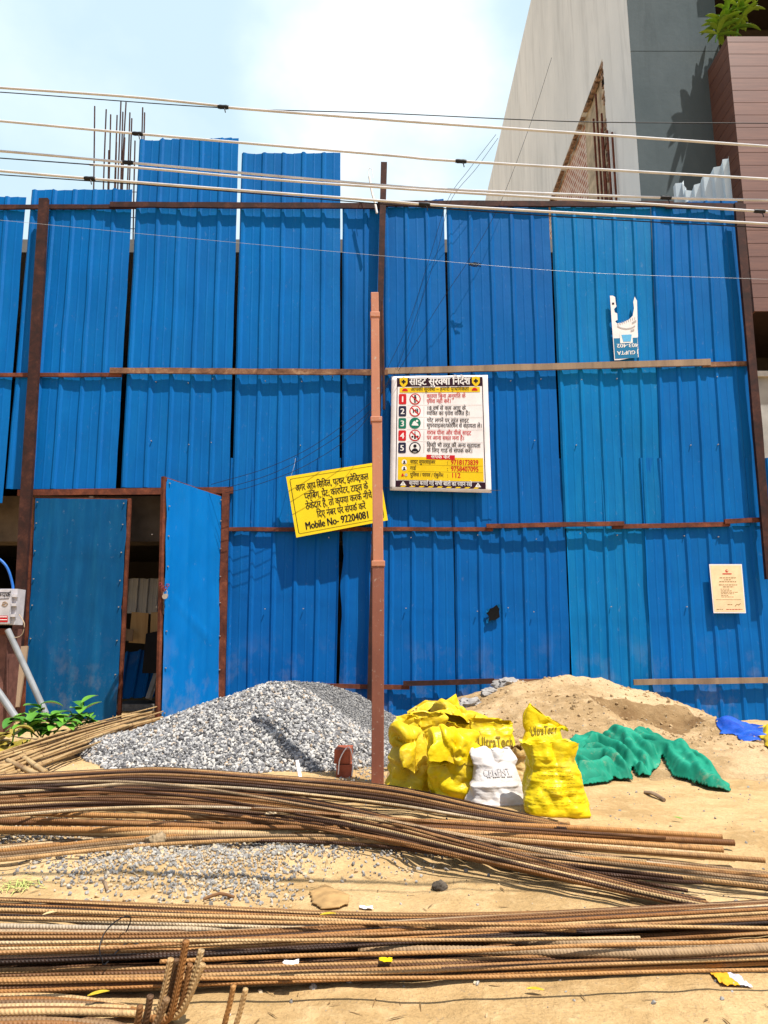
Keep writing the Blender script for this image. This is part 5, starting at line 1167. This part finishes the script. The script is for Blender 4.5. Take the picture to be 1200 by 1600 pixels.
# flattened empty bag thrown on top: an open paper box of a mouth
eb = thing('empty_bag', P(690, 1128, 5.0), 'empty yellow bag lying on the others, its gaping mouth showing a red brown inside', 'sack')
def empty_bag():
    Y = at(690, 1222, .85).y; m = m_per_px(690, 1110, Y)
    def slab(pts, dy, mat, nm, seed, th=.02):
        V = [P(x, y, Y + d) for (x, y), d in zip(pts, dy)]; nU = 22; vs = []
        for j in range(nU + 1):
            for i in range(nU + 1):
                u, v = i / nU, j / nU; p = V[3].lerp(V[2], u).lerp(V[0].lerp(V[1], u), v); p.y -= .030 * (crease((p.x, p.z, seed), 9, seed) - .2) + .016 * nz((p.x, p.z, seed), 12); vs.append(p)
        mesh_obj(nm, vs, [(j*(nU+1)+i, j*(nU+1)+i+1, (j+1)*(nU+1)+i+1, (j+1)*(nU+1)+i) for j in range(nU) for i in range(nU)], mat, eb, 50, solid=.004)
    slab([(636, 1112), (664, 1094), (686, 1096), (640, 1132)], (0, .05, .05, -.05), SACKD, 'front_panel', 3)
    slab([(664, 1095), (692, 1094), (694, 1112), (662, 1116)], (.06, .10, .10, .06), plain('red_brown_lining', (.20, .05, .025), .8), 'lining', 5)
    slab([(690, 1098), (712, 1084), (726, 1124), (686, 1130)], (.05, .12, .10, -.02), SACKY, 'side_panel', 7)
    slab([(644, 1126), (690, 1104), (724, 1122), (640, 1150)], (-.06, -.02, -.02, -.08), SACKY, 'lower_panel', 9)
    slab([(712, 1120), (748, 1122), (750, 1160), (700, 1160)], (-.02, .02, .0, -.05), SACKY, 'flap', 11)
    V, Fc, w = text2d('CEMENT', .03); a, b = P(634, 1126, Y - .085), P(652, 1113, Y - .06); kx = (b - a).length / w * 1.0; d = (b - a).normalized(); up = Vector((0, 0, 1))
    mesh_obj('lettering', [a + d * (x * kx) + up * (y * .05) for x, y in V], Fc, I_SACK, eb)
empty_bag()
# little yellow scrap of bag trapped under the bars
# ------------------------------------------------------------------ green cloth
def cloth(name, outline, mat, label, ht, fr, seed, ang=0.0, step=.012, folds=None, fw=.06):
    pts = []
    for px, py in outline:
        q = G(px, py)
        for _ in range(14):
            z = max(ground_h(q.x, q.y), sand_h(q.x, q.y)); q = G(px, py, min(.5, max(0, z)))
        pts.append((q.x, q.y))
    xa, xb = min(p[0] for p in pts), max(p[0] for p in pts); ya, yb_ = min(p[1] for p in pts), max(p[1] for p in pts)
    def inside(x, y):
        r = False; n = len(pts)
        for i in range(n):
            (x0, y0), (x1, y1) = pts[i], pts[(i + 1) % n]
            if (y0 > y) != (y1 > y) and x < (x1 - x0) * (y - y0) / (y1 - y0) + x0: r = not r
        return r
    def edged(x, y):
        b = 9
        for i in range(len(pts)):
            (x0, y0), (x1, y1) = pts[i], pts[(i + 1) % len(pts)]; dx, dy = x1 - x0, y1 - y0; t = max(0, min(1, ((x - x0) * dx + (y - y0) * dy) / (dx*dx + dy*dy + 1e-9))); b = min(b, math.hypot(x - x0 - t * dx, y - y0 - t * dy))
        return b
    FL = []
    for ln in folds or ():
        pl_ = []
        for px, py in ln:
            q = G(px, py)
            for _ in range(14): q = G(px, py, min(.5, max(0, max(ground_h(q.x, q.y), sand_h(q.x, q.y)) + ht * .5)))
            pl_.append((q.x, q.y))
        FL.append((pl_, random.uniform(.75, 1.2), random.uniform(.8, 1.25)))
        for sg in (-1, 1):
            o_ = random.uniform(.045, .075) * sg; FL.append(([(x + o_ * .6 + random.uniform(-.02, .02), y + o_ + random.uniform(-.02, .02)) for x, y in pl_], random.uniform(.25, .8), random.uniform(.5, .9)))
    def foldz(x, y, v):
        best = 0
        for pl_, kh, kw in FL:
            b = 9
            for (x0, y0), (x1, y1) in zip(pl_, pl_[1:]):
                dx, dy = x1 - x0, y1 - y0; t = max(0, min(1, ((x - x0) * dx + (y - y0) * dy) / (dx*dx + dy*dy + 1e-9))); b = min(b, math.hypot(x - x0 - t * dx, y - y0 - t * dy))
            w = fw * kw; best = max(best, kh * math.sqrt(max(0, 1 - (b / w) ** 2)))
        return best
    X = np.arange(xa - .02, xb + .02, step); Y = np.arange(ya - .02, yb_ + .02, step); idx = {}; vs = []; ca, sa = math.cos(RAD(ang)), math.sin(RAD(ang))
    for j, y in enumerate(Y):
        for i, x in enumerate(X):
            wx, wy = x + .04 * nz((x * 6, y * 6, seed)), y + .04 * nz((x * 6, y * 6, seed + 9))
            if not inside(wx, wy): continue
            e = min(1, edged(wx, wy) / .13); e = 1 - (1 - e) ** 2; u, v = (x * ca + y * sa), (-x * sa + y * ca)
            wv = v + .16 * nz((u * 2.2, v * 2.2, seed + 1)); f1 = 1 - abs(nz((u * fr * .22, wv * fr, seed)))
            f2 = 1 - abs(nz((u * fr * .7, wv * fr * 2.1, seed + 5))); f3 = 1 - abs(nz((u * fr * 2, wv * fr * 4, seed + 6)))
            g_ = max(ground_h(x, y), sand_h(x, y)) + .006
            if FL:
                fx, fy = x + .05 * nz((x * 4, y * 4, seed + 3)) + .015 * nz((x * 14, y * 14, seed)), y + .05 * nz((x * 4, y * 4, seed + 7)) + .015 * nz((x * 14, y * 14, seed + 1))
                z = g_ + ht * min(1, e * 1.6) * (.05 + foldz(fx, fy, 0) + .14 * (f2 ** 3 - .3) + .07 * (f3 ** 2 - .4))
            else: z = g_ + ht * e * (.25 + 1.1 * max(0, f1 - .2) ** 3 * 1.6 + .35 * (f2 ** 3 - .35) + .12 * (f3 ** 2 - .4)) * (.85 + .5 * nz((x * 1.5, y * 1.5, seed + 2)))
            idx[(i, j)] = len(vs); vs.append((x, y, z))
    fs = []
    for _ in range(3):
        nz_ = {}
        for (i, j), a in idx.items():
            nb_ = [vs[idx[k]][2] for k in ((i+1, j), (i-1, j), (i, j+1), (i, j-1)) if k in idx]; nz_[a] = (vs[a][2] + sum(nb_)) / (1 + len(nb_))
        for a, z in nz_.items(): vs[a] = (vs[a][0], vs[a][1], z)
    for (i, j), a in idx.items():
        q = [idx.get((i + 1, j)), idx.get((i + 1, j + 1)), idx.get((i, j + 1))]
        if None not in q: fs.append((a, q[0], q[1], q[2]))
    o = mesh_obj(name, vs, fs, mat, None, 179, solid=.004); return o
tag(cloth('shade_cloth', [(872, 1190), (900, 1178), (925, 1178), (952, 1182), (985, 1164), (1012, 1156), (1040, 1166), (1058, 1178), (1078, 1176), (1092, 1192), (1118, 1206), (1140, 1226), (1134, 1238), (1108, 1236), (1085, 1226), (1050, 1216), (1035, 1204), (1020, 1214), (1000, 1216), (985, 1208), (990, 1224), (960, 1222), (925, 1230), (902, 1232), (890, 1216), (876, 1190)], NET, '', .09, 14, 3, -38, .0065, [[(884, 1186), (933, 1180), (976, 1190), (1013, 1210)], [(888, 1194), (944, 1190), (987, 1207), (1035, 1213)], [(895, 1194), (944, 1199), (1003, 1220)], [(905, 1220), (949, 1215), (987, 1224)], [(965, 1160), (1003, 1154), (1040, 1172), (1093, 1197), (1136, 1228)], [(981, 1170), (1029, 1185), (1072, 1208), (1115, 1229)], [(933, 1168), (965, 1174), (987, 1188), (1029, 1202)], [(1060, 1185), (1090, 1210), (1128, 1234)], [(886, 1190), (920, 1186), (960, 1186)], [(900, 1206), (950, 1206), (1010, 1218)], [(1010, 1160), (1050, 1188), (1100, 1216)], [(950, 1172), (985, 1182), (1020, 1192)], [(985, 1160), (1020, 1172), (1060, 1192)]], .036), 'crumpled green shade cloth lying on the foot of the sand heap', 'cloth')
tag(cloth('blue_tarpaulin', [(1118, 1130), (1140, 1126), (1165, 1136), (1190, 1134), (1225, 1142), (1225, 1160), (1190, 1158), (1165, 1156), (1140, 1148)], TARP, '', .032, 9, 8, 10, .009, [[(1120, 1132), (1150, 1140), (1185, 1150)], [(1140, 1130), (1175, 1138), (1215, 1144)], [(1130, 1142), (1160, 1152)], [(1180, 1136), (1215, 1156)]], .10), 'crumpled blue tarpaulin at the right end of the sand heap', 'tarpaulin')
tag(cloth('yellow_rag', [(1180, 1146), (1200, 1140), (1225, 1146), (1225, 1172), (1192, 1166)], SACKD, '', .10, 6, 4, 40), 'dull yellow rag bundle at the right edge beside the blue tarpaulin', 'rag')
tag(cloth('paper_scrap', [(484, 1398), (510, 1384), (548, 1398), (551, 1418), (535, 1424), (500, 1425), (485, 1418)], plain('brown_paper', (.36, .22, .09), .8, var=.18, scale=25), '', .014, 8, 14, 30, .006), 'crumpled brown paper lying just behind the lower bars', 'paper')
# ------------------------------------------------------------------ small litter
def scrap(px, py, wpx, hpx, mat, label, cat, name, seed, h=.0, curl=.4):
    q = G(px, py, h); m = (q - Vector((0, 0, H))).length / FPX; w, l = wpx * m, hpx * m * 2.2; vs = []; n = 8; a = seed * 1.3
    for j in range(n + 1):
        for i in range(n + 1):
            u, v = i / n - .5, j / n - .5; r = 1 - .25 * nz((u * 4, v * 4, seed)); x, y = u * w * r, v * l * r
            vs.append((q.x + x, q.y + y, max(h, ground_h(q.x + x, q.y + y)) + .004 + curl * w * (.35 * abs(nz((u * 3, v * 3, seed))) + .3 * u * u)))
    tag(mesh_obj(name, vs, [(j*(n+1)+i, j*(n+1)+i+1, (j+1)*(n+1)+i+1, (j+1)*(n+1)+i) for j in range(n) for i in range(n)], mat, None, 60, solid=.0008), label, cat)
YLEAF = plain('yellow_dry_leaf', (.60, .42, .03), .5, var=.3, scale=40)
scrap(455, 1507, 20, 5, WHITEP, 'white crumpled paper scrap lying on the lower bars', 'litter', 'paper_scrap', 1, .07); scrap(603, 1503, 17, 5, SACKY, 'yellow plastic scrap lying on the lower bars', 'litter', 'plastic_scrap', 2, .05)
scrap(572, 1421, 18, 5, WHITEP, 'white scrap on the sand just behind the lower bars', 'litter', 'paper_scrap', 3); scrap(424, 1273, 16, 6, PAPER, 'pale scrap caught on the upper bars', 'litter', 'paper_scrap', 4, .12)
def dry_leaf(px, py, L, label, ang, mat=YLEAF, h=0.0):
    q = G(px, py, h); m = (q - Vector((0, 0, H))).length / FPX; v, f = leaf_blade(Vector((q.x, q.y, max(h, ground_h(q.x, q.y)) + .012)), (math.cos(ang), math.sin(ang), .12), L * m * .85, L * m * .26, .18)
    tag(mesh_obj('fallen_leaf', v, f, mat, None, 60, solid=.0006), label, 'leaf', 'fallen leaves')
dry_leaf(136, 1566, 30, 'yellow leaf lying on the bars at the lower left', .5, h=.04); dry_leaf(850, 1556, 26, 'yellow leaf on bare sand below the lower bars, nearest the middle', 3.0); dry_leaf(1135, 1512, 36, 'larger yellow leaf just below the lower bars at the right', .1)
dry_leaf(1080, 1514, 26, 'brown leaf just below the lower bars at the right', 2.8, plain('brown_dry_leaf', (.22, .11, .03), .6)); dry_leaf(500, 1437, 26, 'yellowish leaf stuck on the back bars of the lower heap', .2, h=.05); dry_leaf(1066, 1284, 16, 'small green leaf on the sand right of the sacks', 2.2, LEAF)
dry_leaf(66, 1437, 24, 'pale leaf stuck on the lower bars at the left', .6, plain('pale_dry_leaf', (.5, .4, .2), .6), h=.06)
dry_leaf(1010, 1384, 26, 'pale leaf beside the right end of the upper bars', .2, plain('straw_leaf', (.5, .42, .2), .6)); dry_leaf(15, 1402, 20, 'pale leaf at the left edge behind the lower bars', .4, plain('tan_leaf', (.45, .33, .15), .6))
q = G(1142, 1534); m = (q - Vector((0, 0, H))).length / FPX
wr = thing('wrapper', q, 'small orange and silver snack wrapper on the sand at the lower right', 'wrapper')
def wrapper():
    for nm, u0, u1, mat in (('orange_end', 0, .6, plain('orange_wrapper', (.70, .36, .03), .35)), ('silver_end', .6, 1, plain('silver_wrapper', (.5, .5, .6), .3))):
        vs = []; n = 10
        for j in range(n + 1):
            for i in range(n + 1):
                u = lerp(u0, u1, i / n) - .5; v = j / n - .5; x, y = u * 34 * m, v * 34 * m
                vs.append((q.x + x, q.y + y - u * .01, ground_h(q.x + x, q.y + y) + .004 + .014 * abs(nz((u * 3, v * 3, 5))) + .004 * nz((u * 11, v * 11, 2))))
        mesh_obj(nm, vs, [(j*(n+1)+i, j*(n+1)+i+1, (j+1)*(n+1)+i+1, (j+1)*(n+1)+i) for j in range(n) for i in range(n)], mat, wr, 60, solid=.0008)
wrapper()
twig = plain('dry_twig', (.22, .11, .05), .8)
for k, (a, b, lb) in enumerate((((318, 1405), (366, 1402), 'thin brown twig on the sand behind the lower bars'), ((152, 1376), (168, 1392), 'short pale stick on the gravel at the left'), ((1008, 1238), (1038, 1250), 'flat pale splinter below the green cloth'))):
    p0, p1 = G(*a, .012), G(*b, .012); tag(MB().tube(spline([p0, p0.lerp(p1, .5) + Vector((0, .012, .01)), p1], .02), .005 if k < 2 else .010, 6).make('twig', twig if k == 0 else PLANK, None, 60), lb, 'twig')
# ------------------------------------------------------------------ bricks by the pole
b0 = at(537, 1214)
for k, (dz, yaw, dx, lb) in enumerate(((0, .05, 0, 'lower red brick standing under another beside the pole'), (.088, -.06, -.004, 'upper red brick resting on another beside the pole'))):
    mb = MB().box((-.048, -.1, 0), (.048, .1, .084)); ca, sa = math.cos(yaw), math.sin(yaw)
    mb.v = [Vector((v.x * ca - v.y * sa + b0.x + dx, v.x * sa + v.y * ca + b0.y + .06, v.z + b0.z + dz)) for v in mb.v]; o = mb.make('brick', REDBR); bv = o.modifiers.new('edge', 'BEVEL'); bv.width = .004; bv.segments = 2; tag(o, lb, 'brick')
tag(MB().tube(spline([b0 + Vector((.052, -.045, .02)), b0 + Vector((.058, -.05, .12)), b0 + Vector((.03, -.05, .19)), b0 + Vector((-.02, -.05, .12)), b0 + Vector((-.03, -.052, .03))], .02), .004, 6).make('white_string', WHITEP, None, 60), 'white string looped round the two red bricks', 'string')
p0 = P(464, 1188, 4.55); tag(MB().beam(p0, p0 + Vector((.05, -.10, -.16)), .02, .008).make('white_strip', WHITEP), 'white plastic strip lying on the slope of the pale gravel', 'strip')
# ------------------------------------------------------------------ left edge: meter box on its plinth, conduits, plank, plants
Yb_ = 6.35
mbx = thing('meter_box', P(12, 985, Yb_), 'pale grey electrical meter box with a red sticker at the left edge', 'meter box')
def meter():
    a, b = P(-46, 976, Yb_), P(28, 920, Yb_)
    MB().box((a.x, Yb_, a.z), (b.x, Yb_ + .14, b.z)).make('body', BOX, mbx)
    MB().box((a.x, Yb_ - .045, a.z + .008), (P(19, 950, Yb_).x, Yb_ - .001, b.z - .008)).make('lid', BOX, mbx)
    for z in (.25, .55, .8):
        zz = lerp(a.z, b.z, z); MB().box((P(20, 950, Yb_).x, Yb_ - .03, zz - .012), (P(27, 950, Yb_).x, Yb_ - .001, zz + .012)).make('clip', BOX, mbx)
    f2 = lambda x, y: P(x, y, Yb_ - .047)
    mesh_obj('sticker', [f2(-20, 972), f2(12, 972), f2(12, 962), f2(-20, 962)], [(0, 1, 2, 3)], I_RED, mbx)
    V, Fc, w = text2d('सम्पर्क', .01); o = f2(-8, 933); k = .0062 * 22 / w
    mesh_obj('handwriting', [o + Vector((x * k, -.001, y * k * 1.2)) for x, y in V], Fc, I_BLACK, mbx)
    MB().tube([f2(-30, 937), f2(14, 935)], .0018, 4).make('handwriting', I_BLACK, mbx); MB().tube(spline([f2(4, 942), f2(8, 940), f2(12, 944), f2(8, 947), f2(3, 945), f2(9, 943)], .01), .003, 5).make('handwriting', I_FADE, mbx)
    for z in (964, 968.5): MB().tube([f2(-18, z), f2(11, z)], .003, 4).make('print', I_WHITE, mbx)
meter()
pl = thing('meter_plinth', P(0, 1120, Yb_), 'rusty brown steel stand under the meter box', 'stand')
a, b = P(-50, 1125, Yb_ + .05), P(13, 982, Yb_ + .05); MB().box((a.x, Yb_ + .05, -.02), (b.x, Yb_ + .3, b.z)).make('cabinet', rust('plinth_rust', (.07, .03, .024), (.15, .065, .05), (.22, .10, .08)), pl); MB().box((a.x, Yb_ + .03, b.z - .05), (b.x + .015, Yb_ + .05 - .002, b.z - .002)).make('rim', RUSTR, pl)
tag(MB().tube(spline([P(-60, 855, Yb_ + .1), P(-12, 868, Yb_ + .1), P(10, 885, Yb_ + .1), P(20, 915, Yb_ + .1), P(20, 930, Yb_ + .1)], .03), .012, 8).make('blue_hose', BLUEC, None, 60), 'blue pipe curving down into the top of the meter box', 'pipe')
tag(MB().tube(spline([P(12, 984, Yb_ - .02), P(40, 1045, Yb_ - .05), P(72, 1116, Yb_ - .1)], .05), .026, 10).make('conduit', PIPE, None, 60), 'grey conduit slanting down right from under the meter box', 'conduit')
tag(MB().tube(spline([P(-20, 1058, Yb_ - .1), P(5, 1092, Yb_ - .12), P(24, 1120, Yb_ - .15)], .05), .030, 10).make('conduit', PIPE, None, 60), 'short thick grey conduit at the very left edge near the ground', 'conduit')
tag(MB().tube(spline([P(30, 960, Yb_ - .02), P(38, 975, Yb_ - .03), P(34, 992, Yb_ - .03), P(22, 996, Yb_ - .03), P(12, 988, Yb_ - .02)], .02), .004, 6).make('loop_wire', plain('tan_wire', (.4, .3, .2), .6), None, 60), 'tan wire looping below the right side of the meter box', 'wire')
tag(MB().beam(P(22, 1105, F - .35), P(36, 1010, F - .2), .11, .025, up=(0, 1, 0), wob=.002, n=4).make('timber_plank', PLANK), 'short timber plank leaning behind the grey conduit', 'plank')
def lp(px, py, Y): return P(px, py, Y)
yp = 5.9
shrub('leafy_weed', [(lp(50, 1152, yp - .2), lp(38, 1122, yp - .25), .006, 13, .16, .09, 1.0), (lp(80, 1152, yp - .1), lp(104, 1126, yp - .15), .006, 12, .16, .085, 1.0), (lp(62, 1150, yp), lp(45, 1110, yp), .006, 13, .17, .095, .9), (lp(66, 1152, yp), lp(84, 1116, yp - .1), .006, 13, .17, .095, .9), (lp(60, 1152, yp), lp(30, 1124, yp - .15), .006, 8, .18, .10, 1.0), (lp(64, 1152, yp), lp(64, 1100, yp + .1), .006, 9, .16, .09, .8)], LEAF, 'bushy green weed below the meter box')
shrub('leafy_weed', [(lp(124, 1140, yp + .3), lp(128, 1098, yp + .3), .006, 12, .17, .09, .7), (lp(122, 1140, yp + .3), lp(110, 1112, yp + .25), .005, 8, .16, .08, .9), (lp(126, 1140, yp + .3), lp(140, 1116, yp + .25), .005, 7, .15, .075, .9)], LEAF, 'upright green seedling in front of the closed gate leaf')
shrub('wilted_plant', [(lp(10, 1180, yp - .5), lp(22, 1140, yp - .5), .006, 9, .20, .10, 1.3), (lp(8, 1180, yp - .5), lp(-8, 1146, yp - .5), .006, 8, .20, .10, 1.4), (lp(14, 1180, yp - .5), lp(44, 1156, yp - .55), .006, 8, .14, .06, 1.5)], LEAFY, 'wilted yellow brown plant at the left edge beside the bamboo')
def tuft():
    q = G(30, 1392); lv = MB()
    for k in range(60):
        a = random.uniform(0, 6.28); lv.add(*leaf_blade(q + Vector((random.gauss(0, .03), random.gauss(0, .02), ground_h(q.x, q.y))), (math.cos(a), math.sin(a), random.uniform(.4, 1.4)), random.uniform(.03, .07), .003, 1.2, 4))
    tag(lv.make('grass_tuft', plain('pale_dry_grass', (.42, .46, .14), .7)), 'small pale grass tuft at the left edge between the two heaps of bars', 'grass')
tuft()
def debris():
    lv = MB()
    for k in range(170):
        q = G(random.uniform(-50, 1250), random.uniform(1290, 1600)); a = random.uniform(0, 6.28); L_ = random.uniform(.01, .05)
        p = Vector((q.x, q.y, ground_h(q.x, q.y) + .003)); lv.add(*leaf_blade(p, (math.cos(a), math.sin(a), .04), L_, random.uniform(.0012, .004), .1, 3))
    tag(lv.make('dry_debris', plain('dry_straw_bits', (.20, .12, .05), .8, var=.4, scale=50)), 'bits of straw and twig strewn over the sandy foreground', 'debris', kind='stuff')
debris()
